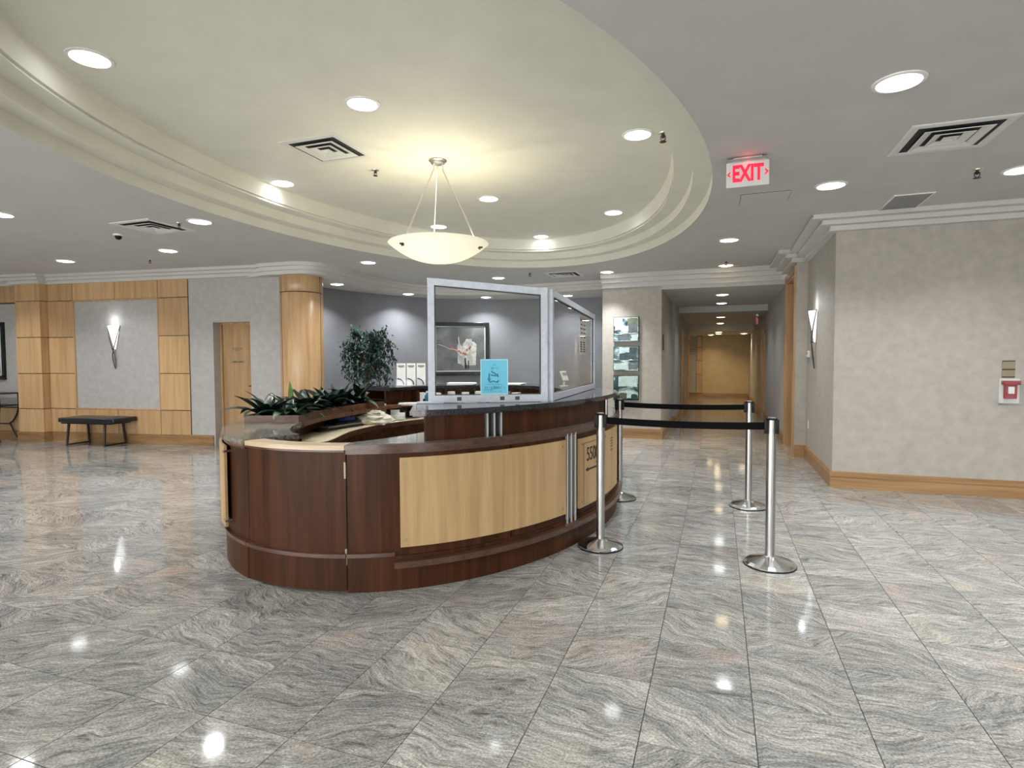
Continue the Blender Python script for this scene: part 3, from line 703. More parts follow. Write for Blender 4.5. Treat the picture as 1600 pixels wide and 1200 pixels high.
def sprinkler(x, y, z, label, sc=1):
    if not hasattr(sprinkler, 'a'):
        m = MB(); m.lathe([(0, 0), (.032, 0), (.030, -.006), (.012, -.010), (0, -.010)], seg=18); sprinkler.a = m.mesh('escutcheon', 'nickel')
        m = MB(); m.lathe([(0, -.008), (.010, -.008), (.010, -.03), (.005, -.034), (0, -.034)], seg=12); m.tube([(-.014, 0, -.02), (-.016, 0, -.04), (0, 0, -.055)], .003, 6); m.tube([(.014, 0, -.02), (.016, 0, -.04), (0, 0, -.055)], .003, 6); m.box((0, 0, -.022), (.032, .008, .006)); sprinkler.b = m.mesh('nozzle', 'charcoal_metal')
        m = MB(); m.lathe([(0, -.055), (.022, -.055), (.022, -.058), (0, -.058)], seg=14); sprinkler.c = m.mesh('deflector', 'charcoal_metal')
    t = thing('sprinkler', label, 'sprinkler', (x, y, z)); t.scale = (sc,)*3
    link('escutcheon', sprinkler.a, t); link('nozzle', sprinkler.b, t); link('deflector', sprinkler.c, t)
sprinkler(-3.27, 5.08, ZT, 'small sprinkler head in oval tray between vent and pendant')
sprinkler(-.46, 5.11, ZT, 'sprinkler head at the right rim of the oval tray', 1.3)
sprinkler(1.95, 5.7, CZ, 'dark sprinkler head in ceiling right of the large vent', 1.2)
sprinkler(-5.58, 4.78, CZ, 'sprinkler head between left-hand vent and its downlight')
sprinkler(-7.95, 6.3, CZ, 'tiny sprinkler head near the left wall crown')
sprinkler(.10, 9.55, CZ, 'tiny sprinkler head before the yellowish downlight at corridor mouth', 1.1)
sprinkler(-3.1, 9.6, CZ, 'tiny sprinkler head left of the small far vent', 1.1)
t = thing('security_camera', 'small dark security camera on white base left of the oval', 'camera', (-6.75, 4.95, CZ))
m = MB(); m.lathe([(0, 0), (.055, 0), (.055, -.014), (.045, -.02), (0, -.02)], seg=20); m.build('mount', 'white', t)
m = MB(); m.lathe([(.038, -.018), (.038, -.03), (.03, -.05), (.015, -.062), (0, -.065)], seg=18); m.build('dome', 'black', t)

# exit sign
t = thing('exit_sign', 'white edge-lit EXIT sign with glowing red letters hung from ceiling', 'sign', (.193, 4.73, 0))
m = MB(); m.box((0, 0, CZ-.008), (.20, .05, .016), bevel=.003); m.build('canopy', 'steel', t, 0)
m = MB(); m.box((0, 0, 2.80), (.30, .022, .185), bevel=.004); m.build('face_panel', 'exit_face', t, 0)
m = MB(); m.box((0, 0, 2.905), (.27, .04, .03), bevel=.003); m.build('housing', 'steel', t, 0)
me = text_mesh('EXIT', .165, .002, bold=.006); me.materials.clear(); me.materials.append(M['exit_red'])
for v in me.vertices: v.co.x *= .64
lo = link('lettering', me, t, (0, -.014, 2.80)); lo.rotation_euler = (PI/2, 0, 0)
m = MB()
for s in (-1, 1):
    def fr(u, w, dd, s=s): return Vector((s*u, -.012-dd, 2.803+w))
    m.extrude_outline([(.146, 0), (.120, .026), (.120, .012), (.131, 0), (.120, -.012), (.120, -.026)], fr, .003)
m.build('arrows', 'exit_red', t, 0)
point_lamp(t, (0, -.05, 2.885), .02, .06, (1, .05, .08), 'glow')
# corridor exit sign seen edge-on
t = thing('exit_sign', 'small exit sign seen edge-on on the corridor wall past the bulkhead', 'sign', (.88, 15.3, 0))
m = MB(); m.box((0, 0, 2.36), (.03, .30, .19), bevel=.004); m.build('face_panel', 'exit_face', t, 0)
m = MB(); m.box((0, 0, 2.478), (.05, .2, .045)); m.build('canopy', 'steel', t, 0)
m = MB(); m.box((-.017, 0, 2.37), (.004, .22, .11)); m.build('lettering', 'exit_red', t, 0)

# ------------------------------------------------------------------ wall sconces
def sconce(label, loc, rz):
    """local: wall plane x-z at y=0, room towards -y"""
    t = thing('wall_sconce', label, 'lamp', loc, rz)
    m = MB(); n = 14; rows = []
    for j in range(7):
        f = j/6; w = .118*(1-f)+.006*f; dp = .085*(1-f)+.012*f; z = .40*(1-f)
        rows.append(m.verts([(w*math.cos(PI*k/n), -.012-dp*math.sin(PI*k/n), z) for k in range(n+1)]))
    for a, b in zip(rows, rows[1:]):
        for k in range(n): m.face([a[k], a[k+1], b[k+1], b[k]])
    bmesh.ops.solidify(m.bm, geom=m.bm.faces[:], thickness=.004)
    m.build('glass_shade', 'shade', t, 60)
    for s in (-1, 1):
        a = MB(); a.tube([(s*.128, -.02, .41), (s*.075, -.05, .19), (s*.012, -.055, 0), (-s*.022, -.045, -.10), (-s*.026, -.035, -.20), (-s*.014, -.025, -.28), (0, -.018, -.345)], [.006, .008, .008, .008, .008, .007, .006], 8); a.build('arm', 'bronze', t)
    m = MB(); m.lathe([(0, .012), (.016, .008), (.02, 0), (.016, -.008), (0, -.012)], (0, -.05, .0), 12); m.build('boss', 'bronze', t)
    m = MB(); m.extrude_outline([(-.112, .39), (.112, .39), (.02, -.01), (-.02, -.01)], lambda u, w, d_: Vector((u, -.003-d_, w)), .009); m.build('back_plate', 'white', t, 0)  # unseen plate, added to keep the glass glow off the wall
    point_lamp(t, (0, -.11, .50), .035, 1.0, (.93, .96, 1))
    return t
sconce('flared glass sconce lamp on the left panelled wall above the bench', LW(-1.455, 0, 1.635), LRZ)
sconce('flared glass sconce lamp on the right return wall near corridor', (XR, 8.36, 1.63), -PI/2)

# ------------------------------------------------------------------ reception desk
DC = (-2.5, 5.2)
def dp(t, off=0, a=1.6, bn=2.35, bf=1.95):
    t = R(t); b = bn if math.sin(t) < 0 else bf
    return ((a+off)*math.cos(t), (b+off)*math.sin(t))
def dpi(t, off=0): return dp(t, off, .95, 2.0, 1.6)
def arc(t0, t1, f, step=2.0):
    n = max(2, int(abs(t1-t0)/step)+1); return [f(t0+(t1-t0)*i/(n-1)) for i in range(n)]
def sector(mb, t0, t1, fo, fi, z0, z1, step=2.0): return mb.strip(arc(t0, t1, fo, step), arc(t0, t1, fi, step), z0, z1)
desk = thing('reception_desk', 'oval dark wood reception desk with granite counters and maple panels', 'desk', (*DC, 0))
G = .12    # degrees of reveal
def O(off): return lambda t: dp(t, off)
def I(off): return lambda t: dpi(t, off)
# outer cladding, one board per bay
def clad(name, t0, t1, z0, z1, off, th=.03, mat='walnut', label=None):
    m = MB(); sector(m, t0, t1, O(off), O(off-th), z0, z1, 1.5); return m.build(name, mat, desk, 20, label=label)
for t0, t1 in ((-175, -137), (-137+G, -103-G), (-76+G, -42-G), (-42+G, -8), (-8+G, 28), (28+G, 64), (64+G, 100), (100+G, 136), (136+G, 172)):
    clad('front_panel', t0, t1, .03, .875, 0)
for t0, t1 in ((-175, -103-G), (-76+G, -10), (-10+G, 80), (80+G, 172)):
    clad('plinth', t0, t1, 0, .215, .012, .03)
for t0, t1 in ((-175, -103-G), (-76+G, -66.3)): clad('base_moulding', t0, t1, .218, .242, .028, .04, 'walnut_h')
for t0, t1 in ((-66.3, 172),): clad('foot_rail', t0, t1, .150, .188, .058, .07, 'walnut_h')
for t0, t1 in ((-175, -103-G), (-76+G, -10), (-10+G, 60)): clad('cap_moulding', t0, t1, .848, .878, .020, .04, 'walnut_h')
# swinging gate
gate = MB(); sector(gate, -103+G, -76-G, O(0), O(-.035), .03, .872, 1.5); g = gate.build('gate', 'walnut', desk, 20, label='swinging gate with pale top board and brass hinges')
m = MB(); sector(m, -103+G, -76-G, O(.012), O(-.02), .012, .215, 1.5); m.build('gate_plinth', 'walnut', g, 20)
m = MB(); sector(m, -103+G, -76-G, O(.028), O(-.01), .218, .242, 1.5); m.build('gate_moulding', 'walnut_h', g, 20)
m = MB(); sector(m, -103+G, -76-G, O(.022), O(-.11), .874, .902, 1.5); m.build('gate_top', 'ply', g, 20)
m = MB(); sector(m, -103+G, -76-G, O(.024), O(.0), .862, .874, 1.5); m.build('gate_top_edge', 'walnut_h', g, 20)
for z0, z1 in ((.70, .80), (.17, .27)):
    m = MB(); x, y = dp(-76.2, .004); m.box((x, y, (z0+z1)/2), (.011, .014, z1-z0), rz=R(-76+90)); m.build('hinge', 'brass', g, 0)
# left end module
m = MB(); sector(m, -175, -103-G, O(.035), I(.02), .878, .908); m.build('end_counter', 'granite', desk, 20, label='grey-green granite end counter')
m = MB(); sector(m, -175, -103-G, O(.030), I(.03), .862, .878); m.build('end_counter_edge', 'mid_wood', desk, 20)
m = MB(); sector(m, -170, -103.6, O(-.03), lambda t: dp(t, -.06), 0, .86); m.strip([dp(-103.4, -.01), dp(-103.4, -.42)], [dp(-104.2, -.01), dp(-104.2, -.42)], 0, .862); m.build('end_cabinet_side', 'walnut', desk, 20)
# front ledge, tapering towards the gate
def led(t):
    k = min(1, max(0, (t+76)/16)); return dp(t, -.09-.42*k)
m = MB(); m.strip(arc(-76+G, 60, O(.037)), arc(-76+G, 60, O(.008)), .876, .906); m.build('ledge_edge', 'walnut_h', desk, 20)
m = MB(); m.strip(arc(-76+G, 60, O(.008)), arc(-76+G, 60, led), .878, .907); m.build('front_ledge', 'granite', desk, 20, label='speckled brown granite ledge')
m = MB(); m.strip(arc(60, 175, O(.035)), arc(60, 175, I(0)), .878, .908); m.build('back_ledge', 'mid_wood', desk, 20)
m = MB(); m.strip(arc(-185, -139, O(.03)), arc(-185, -139, I(0)), .872, .906); m.build('planter_shelf', 'mid_wood', desk, 20)
# raised screen and black granite counter
T0U, T1U = -60, 160
scr = MB(); sector(scr, T0U, -46.9-.35, O(-.045), O(-.075), .905, 1.065); sector(scr, -43.7+.35, -8, O(-.045), O(-.075), .905, 1.065); sector(scr, -8, T1U, O(-.075), O(-.105), .905, 1.065); sector(scr, -47.3, -43.3, O(-.057), O(-.08), .905, 1.065)
scr.build('raised_screen', 'walnut', desk, 20)
m = MB(); m.strip([dp(T0U, -.045), dp(T0U, -.42)], [dp(T0U+1.2, -.045), dp(T0U+1.2, -.42)], .905, 1.065); m.build('screen_end', 'walnut', desk, 0)
m = MB(); m.strip(arc(T0U, T1U, O(-.42)), arc(T0U, T1U, O(-.45)), .905, 1.065); m.build('screen_back', 'walnut', desk, 20)
def uo(t):
    k = min(1, max(0, (t-T0U)/2.0)); return dp(t, .015*k-.05*(1-k))
m = MB()
m.strip(arc(T0U-2.6, T1U, O(-.012)), arc(T0U-2.6, T1U, O(-.52)), 1.064, 1.076); m.strip(arc(T0U-3.2, T1U, O(.020)), arc(T0U-3.2, T1U, O(-.54)), 1.076, 1.098); m.strip(arc(T0U-3.0, T1U, O(.008)), arc(T0U-3.0, T1U, O(-.53)), 1.098, 1.106)
m.build('upper_counter', 'granite_dark', desk, 40, label='black granite upper counter')
m = MB(); m.tube([(*dp(-4.2, -.02), .905), (*dp(-4.2, -.02), 1.066)], .016, 12); m.build('steel_post', 'steel', desk)
# steel strips on dark backing
m = MB(); sector(m, -26.85, -22.85, O(.004), O(-.02), .19, .862, 1); m.build('strip_backing', 'frame_black', desk, 20)
m = MB(); sector(m, -47.6, -43.0, O(-.043), O(-.06), .908, 1.064, 1); m.build('strip_backing', 'frame_black', desk, 20)
for k, t in enumerate((-46.9, -45.3, -43.7)):
    m = MB(); m.strip([dp(t-.16, -.028), dp(t+.16, -.028)], [dp(t-.16, -.06), dp(t+.16, -.06)], .908, 1.064); m.build('steel_strip', 'bright_strip', desk, 0)
for t in (-26.3, -24.9, -23.4):
    m = MB(); m.strip([dp(t-.22, .020), dp(t+.22, .020)], [dp(t-.22, -.01), dp(t+.22, -.01)], .188, .862); m.build('steel_strip', 'bright_strip', desk, 0)
# maple panels on stand-off bolts
def maple(t0, t1, z0, z1, off, label):
    m = MB(); sector(m, t0, t1, O(off), O(off-.018), z0, z1, 1.2); p = m.build('maple_panel', 'maple_panel', desk, 20, label=label)
    for t in (t0+1.1, t1-1.1):
        for z in (z0+.045, z1-.045):
            b = MB(); x, y = dp(t, off+.004); x0, y0 = dp(t, off-.03); b.tube([(x0, y0, z), (x, y, z)], .009, 10); b.build('bolt', 'brass', p)
    return p
maple(-65.2, -26.95, .268, .82, .022, 'long blank light maple panel')
sp = maple(-22.3, 4, .268, .805, .026, 'light maple panel with dark numerals 5508 and an arrow')
maple(-150, -113.5, .28, .84, .045, 'light maple panel on the far left end')
for t, z in ((-113.6, .80), (-113.6, .32), (-148, .80), (-148, .32)):
    m = MB(); x, y = dp(t, .05); x0, y0 = dp(t, -.01); m.tube([(x0, y0, z), (x, y, z)], .009, 8); m.build('stand_off', 'nickel', desk)
# numerals bent onto the curve
def arclen_map(tstart, off):
    ts = [tstart]; L_ = [0]; p = dp(tstart, off); t = tstart
    while t < 10:
        t += .25; q = dp(t, off); L_.append(L_[-1]+math.dist(p, q)); ts.append(t); p = q
    def f(u):
        u = max(u, 0)
        for i in range(1, len(L_)):
            if L_[i] >= u:
                k = (u-L_[i-1])/(L_[i]-L_[i-1]); return ts[i-1]+k*(ts[i]-ts[i-1])
        return ts[-1]
    return f
am = arclen_map(-22.3, .027)
def wrap(me, u0, z0):
    for v in me.vertices:
        x, y = dp(am(u0+v.co.x), .0275+v.co.z); v.co = (x, y, z0+v.co.y)
    return me
me = text_mesh('5508', .155, .0015, 'LEFT'); me.materials.clear(); me.materials.append(M['ink'])
for v in me.vertices: v.co.x *= .74
link('numerals', wrap(me, .125, .665), sp)
def flat(mb, u0, u1, z0, z1, n=4, dz=.0015):
    pa = [dp(am(u0+(u1-u0)*i/n), .0265+dz) for i in range(n+1)]; pb = [dp(am(u0+(u1-u0)*i/n), .0255) for i in range(n+1)]
    mb.strip(pa, pb, z0, z1)
m = MB(); flat(m, .135, .48, .543, .557); 
a0, a1, a2 = [(*dp(am(u), .029), z) for u, z in ((.105, .55), (.15, .567), (.15, .533))]
b0, b1, b2 = [(*dp(am(u), .0255), z) for u, z in ((.105, .55), (.15, .567), (.15, .533))]
va_, vb_ = m.verts((a0, a1, a2)), m.verts((b0, b1, b2)); m.face(va_); m.face(list(reversed(vb_)))
for i in range(3): m.face([va_[i], va_[(i+1) % 3], vb_[(i+1) % 3], vb_[i]])
m.build('arrow', 'ink', sp, 0)
m = MB()
for u0, u1, z0, z1 in ((.075, .56, .762, .766), (.075, .079, .28, .766)): flat(m, u0, u1, z0, z1, 5, .001)
m.build('plate_outline', 'brown_edge', sp, 0)
m = MB()
for u0 in (.30, .335, .37, .405): flat(m, u0, u0+.026, .583, .592, 2, .001)
for z in (.72, .70, .675, .65, .62): flat(m, .72, .80, z, z+.008, 3, .001)
m.build('small_lettering', 'brown_edge', sp, 0)
# inner walls, knee-space and curved cream work surface
m = MB(); m.strip(arc(-170, 172, lambda t: dp(t, -.34) if t < -100 or t > 100 else dp(t, -.46), 4), arc(-170, 172, lambda t: dp(t, -.31) if t < -100 or t > 100 else dp(t, -.43), 4), 0, .872) if False else None
m.strip(arc(-185, -138, lambda t: dp(t, -.40)), arc(-185, -138, lambda t: dp(t, -.36)), 0, .872); m.strip(arc(100, 176, lambda t: dp(t, -.40)), arc(100, 176, lambda t: dp(t, -.36)), 0, .872)
m.strip(arc(-60, 100, lambda t: dp(t, -.50)), arc(-60, 100, lambda t: dp(t, -.47)), 0, .876); m.build('inner_panel', 'mid_wood', desk, 20)
W_out = arc(-140, -190, lambda t: dp(t, -.40), 2.5)+arc(168, 62, lambda t: dp(t, -.43), 3)
W_in = [(-.60, -1.36), (-.58, -1.20), (-.64, -1.0), (-.71, -.82), (-.80, -.55), (-.85, -.2), (-.83, .15), (-.76, .5), (-.62, .85), (-.40, 1.12), (-.1, 1.28), (.25, 1.25)]
W_in = spline(W_in, 4); poly = [(-.90, -1.36)]+(W_out+list(reversed(W_in)))[3:]
m = MB(); m.prism(poly, .715, .742); m.build('work_surface', 'laminate', desk, 0, label='cream laminate work surface with dark edge')
m = MB(); p_ = W_in; m.strip(offset_path(p_, -.004), offset_path(p_, .02), .690, .738); m.build('work_surface_edge', 'walnut_h', desk, 30)
for k, t in enumerate((-52, -42)):
    m = MB(); x, y = dp(t, -.56); m.box((x, y, .60), (.36, .14, .20), R(t+90), bevel=.004); dd = m.build('drawer', 'mid_wood', desk, 0)
    m = MB(); x, y = dp(t, -.65); m.lathe([(0, .02), (.012, .016), (.016, .006), (.008, 0), (0, 0)], (x, y, .60), 10); m.build('knob', 'nickel', dd)
# pigeonhole unit under the back counter
m = MB(); m.strip(arc(70, 150, lambda t: dp(t, -.44), 4), arc(70, 150, lambda t: dp(t, -.46), 4), .742, 1.064)
for t in range(72, 150, 9): m.strip([dp(t, -.44), dp(t, -.62)], [dp(t+.6, -.44), dp(t+.6, -.62)], .742, 1.062)
m.strip(arc(70, 150, lambda t: dp(t, -.44), 4), arc(70, 150, lambda t: dp(t, -.62), 4), .90, .915); m.build('pigeonholes', 'walnut', desk, 0)

# planter with plants
pl = thing('planter_box', 'long curved brown wooden planter box on the left counter', 'planter', (*DC, 0))
m = MB(); m.strip(arc(-190, -139, I(.02)), arc(-190, -139, I(.045)), .907, .965); m.strip(arc(-190, -139, O(-.06)), arc(-190, -139, O(-.085)), .907, .965)
m.strip([dpi(-139, .02), dp(-139, -.06)], [dpi(-140, .02), dp(-140, -.06)], .907, .965); m.strip([dpi(-190, .02), dp(-190, -.06)], [dpi(-189, .02), dp(-189, -.06)], .907, .965); m.build('box_sides', 'mid_wood', pl, 20)
m = MB(); m.strip(arc(-189, -140, I(.045)), arc(-189, -140, O(-.085)), .907, .950); m.build('soil', 'soil', pl, 20)
def leaf_mesh(name, mat, L_, W_, droop, lift):
    m = MB(); n = 7; rows = []
    for i in range(n+1):
        f = i/n; x = L_*f*(1-.18*droop*f); z = lift*L_*f-droop*L_*f*f
        w = W_*(math.sin(PI*min(1, f*.93+.07))**.75)*(1-.25*f)
        if i == n: w = .001
        rows.append(m.verts([(x, -w, z+w*.35), (x, 0, z), (x, w, z+w*.35)]))
    for a, b in zip(rows, rows[1:]):
        for k in range(2): m.face([a[k], a[k+1], b[k+1], b[k]])
    bmesh.ops.solidify(m.bm, geom=m.bm.faces[:], thickness=.0015)
    return m.mesh(name, mat, 60)
LV = [leaf_mesh('leaf', 'leaf_dark', .30, .034, .55, .75), leaf_mesh('leaf', 'leaf_dark', .25, .038, .35, .95), leaf_mesh('leaf', 'leaf_mid', .26, .032, .7, .7), leaf_mesh('leaf', 'leaf_mid', .21, .026, .2, 1.3), leaf_mesh('leaf', 'leaf_lime', .20, .027, .15, 1.5)]
PL = [(-141.5, 'dark spiky leafy plant at the near left end of the planter', 0, 10, 1.0), (-150, 'leafy plant with an upright lime leaf, second from the planter left end', 4, 11, .95), (-156, 'broad dark leafy plant, third from the planter left end', 1, 12, 1.0),
      (-162, 'low arching leafy plant in the middle of the planter', 2, 12, .95), (-168, 'dense dark leafy plant right of the planter middle', 1, 12, 1.0), (-174, 'pale green leafy plant with upright blades, third from planter right end', 3, 12, .95),
      (-180, 'mid green leafy plant second from the planter right end', 2, 11, 1.0), (-186, 'arching leafy plant at the right end of the planter below the ficus', 0, 11, 1.0),
      (-142.5, 'dark broad leafed plant at the far left corner of the planter', 0, 11, 1.1)]
for k, (t, lab, typ, n, sc) in enumerate(PL):
    xi, yi = dpi(t, .08); xo, yo = dp(t, -.12); f = .38 if k % 2 else .30
    f = {0: .22, 8: .72}.get(k, f)
    p = thing('leafy_plant', lab, 'plant', (DC[0]+xi+(xo-xi)*f, DC[1]+yi+(yo-yi)*f, .948), 0, 'plants in the curved planter')
    rnd = random.Random(50+k)
    for j in range(n+5):
        me = LV[typ] if (typ == 4 and j in (2, 7)) or (typ != 4 and j % 3 == 0) else LV[rnd.choice((0, 1, 2, 2))] if typ in (0, 1, 4) else LV[rnd.choice((1, 2, 3, 0))]
        if typ != 4 and me is LV[4]: me = LV[2]
        o = link('leaf', me, p, (rnd.uniform(-.03, .03), rnd.uniform(-.03, .03), 0)); a = j*2.4+rnd.uniform(-.3, .3)
        o.rotation_euler = (rnd.uniform(-.25, .25), rnd.uniform(-.35, .25), a); s = sc*rnd.uniform(.85, 1.3); o.scale = (s, s*1.15, s*.9)

# sneeze guard
GA, GB, GC_ = Vector((-1.95, 3.67, 0)), Vector((-1.18, 4.06, 0)), Vector((-1.26, 6.1, 0)); Z0 = 1.106
gd = thing('glass_guard', 'aluminium framed glass guard standing on the raised counter', 'screen', (0, 0, 0))
def bay(A, B, za, zb):
    u = (B-A).normalized(); n = Vector((u.y, -u.x, 0)); L_ = (B-A).length; rz = math.atan2(u.y, u.x)
    def pt(s, d=0, z=0): return A+u*s+n*d+Vector((0, 0, z))
    m = MB()
    w = .026
    fr = m
    # two stiles and two rails; the top rail falls slightly
    def slab(s0, s1, z00, z01, z10, z11, d0=-.02, d1=.02):
        v = m.verts([pt(s0, d0, z00), pt(s1, d0, z10), pt(s1, d0, z11), pt(s0, d0, z01), pt(s0, d1, z00), pt(s1, d1, z10), pt(s1, d1, z11), pt(s0, d1, z01)])
        for q in ((0,1,2,3),(7,6,5,4),(0,4,5,1),(1,5,6,2),(2,6,7,3),(3,7,4,0)): m.face([v[i] for i in q])
    slab(0, .048, Z0, za, Z0, za-.003); m.build('stile', 'alu', gd, 0)
    m = MB(); slab(L_-.048, L_, Z0, zb+.003, Z0, zb); m.build('stile', 'alu', gd, 0)
    m = MB(); slab(.048, L_-.048, Z0+.004, Z0+.055, Z0+.004, Z0+.055); m.build('rail', 'alu', gd, 0)
    m = MB(); slab(.048, L_-.048, za-.05, za-.002, zb-.05, zb-.002); m.build('rail', 'alu', gd, 0)
    m = MB()
    slab(.048, .056, Z0+.055, za-.05, Z0+.055, za-.05, -.008, .008); slab(L_-.056, L_-.048, Z0+.055, zb-.05, Z0+.055, zb-.05, -.008, .008)
    slab(.05, L_-.05, za-.058, za-.05, zb-.058, zb-.05, -.008, .008); slab(.05, L_-.05, Z0+.055, Z0+.061, Z0+.055, Z0+.061, -.008, .008); m.build('gasket', 'alu_dark', gd, 0)
    m = MB(); slab(.054, L_-.054, Z0+.058, za-.052, Z0+.058, zb-.052, -.003, .003); m.build('glass_pane', 'glass', gd, 0)
    return pt
pt1 = bay(GA, GB, 1.995, 1.935); pt2 = bay(GB+Vector((.012, .03, 0)), GC_, 1.93, 1.893)
m = MB(); m.box((GA.x+.02, GA.y-.01, Z0+.006), (.19, .085, .012), math.atan2(.39, .77), bevel=.003); m.build('foot_plate', 'alu', gd, 0)
m = MB()
for s in (.22, .53, .64): 
    c = pt1(s, .021, Z0+.03); m.box(c, (.032, .004, .026), math.atan2(.39, .77))
m.build('fixing_clip', 'alu_dark', gd, 0)
# blue notice taped to the glass
u1 = (GB-GA).normalized(); rz1 = math.atan2(u1.y, u1.x)
t = thing('blue_notice', 'light blue printed notice standing against the glass guard', 'sign', pt1(.473, .014, 1.163), rz1)
m = MB(); m.box((0, 0, .128), (.20, .003, .256)); m.build('sheet', 'sign_blue', t, 0)
m = MB()
for c, s in (((0, -.002, .252), (.20, .002, .006)), ((.097, -.002, .128), (.006, .002, .25)), ((-.097, -.002, .128), (.006, .002, .25)), ((0, -.002, .004), (.20, .002, .008))): m.box(c, s)
m.build('sheet_border', 'sign_edge', t, 0)
m = MB(); rnd = random.Random(3)
def word(x0, x1, z, hgt, step):
    x = x0
    while x < x1:
        w = step*rnd.uniform(.5, .9)
        if rnd.random() < .75: m.box((x+w*.12, -.0025, z+rnd.uniform(-.001, .001)), (w*.25, .001, hgt))
        if rnd.random() < .75: m.box((x+w*.4, -.0025, z+rnd.choice((-1, 0, 1))*hgt*.38), (w*.6, .001, hgt*.22))
        if rnd.random() < .4: m.box((x+w*.72, -.0025, z), (w*.22, .001, hgt*.9))
        x += step
word(-.012, .014, .213, .010, .008); word(-.032, .030, .192, .013, .011); word(-.055, .050, .074, .006, .007); word(-.084, -.012, .050, .020, .015); word(.0, .074, .050, .022, .016); word(-.08, .06, .024, .005, .008)
m.box((-.045, -.0025, .035), (.07, .001, .003)); m.box((-.004, -.0025, .05), (.003, .001, .03))
m.build('lettering', 'sign_ink', t, 0)
m = MB()
for P_ in ([(-.022, .170), (-.012, .160), (-.004, .155), (.004, .160)], [(-.036, .155), (-.038, .130), (-.046, .112), (-.034, .092), (-.022, .088)], [(-.025, .143), (-.005, .137), (.018, .136), (.024, .146), (.0, .150)], [(.024, .146), (.028, .126)], [(-.022, .093), (-.004, .097), (.012, .090), (.024, .094), (.028, .104)], [(.02, .086), (.03, .098)], [(-.03, .12), (-.036, .10)]):
    m.tube([(x, -.0026, z) for x, z in P_], .0036, 5)
m.build('line_drawing', 'sign_ink', t)
# paper notices taped high on the second pane
u2 = (GC_-GB).normalized(); rz2 = math.atan2(u2.y, u2.x)
for lab, s, z, hh in (('white lettered paper sheet taped high inside the side glass', 1.42, 1.70, .24), ('second lettered paper sheet hanging below the first on side glass', 1.40, 1.535, .15)):
    t = thing('paper_notice', lab, 'paper', pt2(s, -.006, z), rz2); m = MB(); m.box((0, 0, 0), (.34, .002, hh)); m.build('sheet', 'paper', t, 0)
    m = MB()
    for k in range(5):
        for q in (-.08, .07): m.box((q+.01*(k % 2), -.0015, hh/2-.03-k*(hh-.04)/5), (.10, .001, .012)); m.box((q+.01*(k % 2), .0015, hh/2-.03-k*(hh-.04)/5), (.10, .001, .012))
    m.build('lettering', 'ink', t, 0)
# card terminal / leaflet stand on the counter inside the side glass
t = thing('card_terminal', 'small white card terminal on a tilted stand behind side glass', 'terminal', (-1.62, 6.25, 1.106), R(25))
m = MB(); m.box((0, 0, .01), (.09, .12, .02), bevel=.003); m.build('base', 'white_plastic', t, 0); m = MB(); m.tube([(0, .02, .015), (0, .0, .08)], .012, 8); m.build('stem', 'white_plastic', t)
m = MB(); m.box((0, -.01, .125), (.075, .022, .13), rot=Euler((R(-35), 0, R(20))).to_matrix(), bevel=.005); b = m.build('body', 'white_plastic', t, 0)
m = MB(); m.box((.002, -.024, .150), (.05, .004, .04), rot=Euler((R(-35), 0, R(20))).to_matrix()); m.build('screen', 'grey_grille', b, 0)

# leaflets and their holder on the back counter
bh = thing('brochure_holder', 'clear brochure holder on the black counter in front of the dark wall', 'holder', (-3.47, 6.10, 1.106), R(28))
m = MB(); m.box((0, 0, .004), (.36, .10, .006)); m.box((0, .045, .14), (.37, .004, .29), rot=Euler((R(-12), 0, 0)).to_matrix()); m.box((0, -.045, .04), (.36, .004, .07)); m.build('acrylic_shell', 'glass', bh, 0)
for k, lab in enumerate(('white leaflet with blue arc, left of three in the brochure holder', 'white leaflet with blue arc, middle of three in the brochure holder', 'white leaflet with blue arc, right of three in the brochure holder')):
    c = Matrix.Rotation(R(28), 3, 'Z') @ Vector((-.118+k*.118, 0, 0))
    t = thing('leaflet', lab, 'leaflet', (-3.47+c.x, 6.10+c.y, 1.115), R(28)); rt = Euler((R(-12), 0, 0)).to_matrix()
    m = MB(); m.box(rt @ Vector((0, 0, .135)), (.105, .006, .27), rot=rt); m.build('sheet', 'paper', t, 0)
    m = MB(); m.box(rt @ Vector((0, -.004, .235)), (.075, .002, .022), rot=rt); m.box(rt @ Vector((0, -.004, .222)), (.045, .002, .008), rot=rt); m.build('heading', 'grey_grille', t, 0)
    m = MB(); m.tube([rt @ Vector((-.045+.075*math.sin(q), -.004, .008+.075*math.cos(q))) for q in [i*PI/16 for i in range(9)]], .007, 6); m.build('arc_motif', 'ink_blue', t)

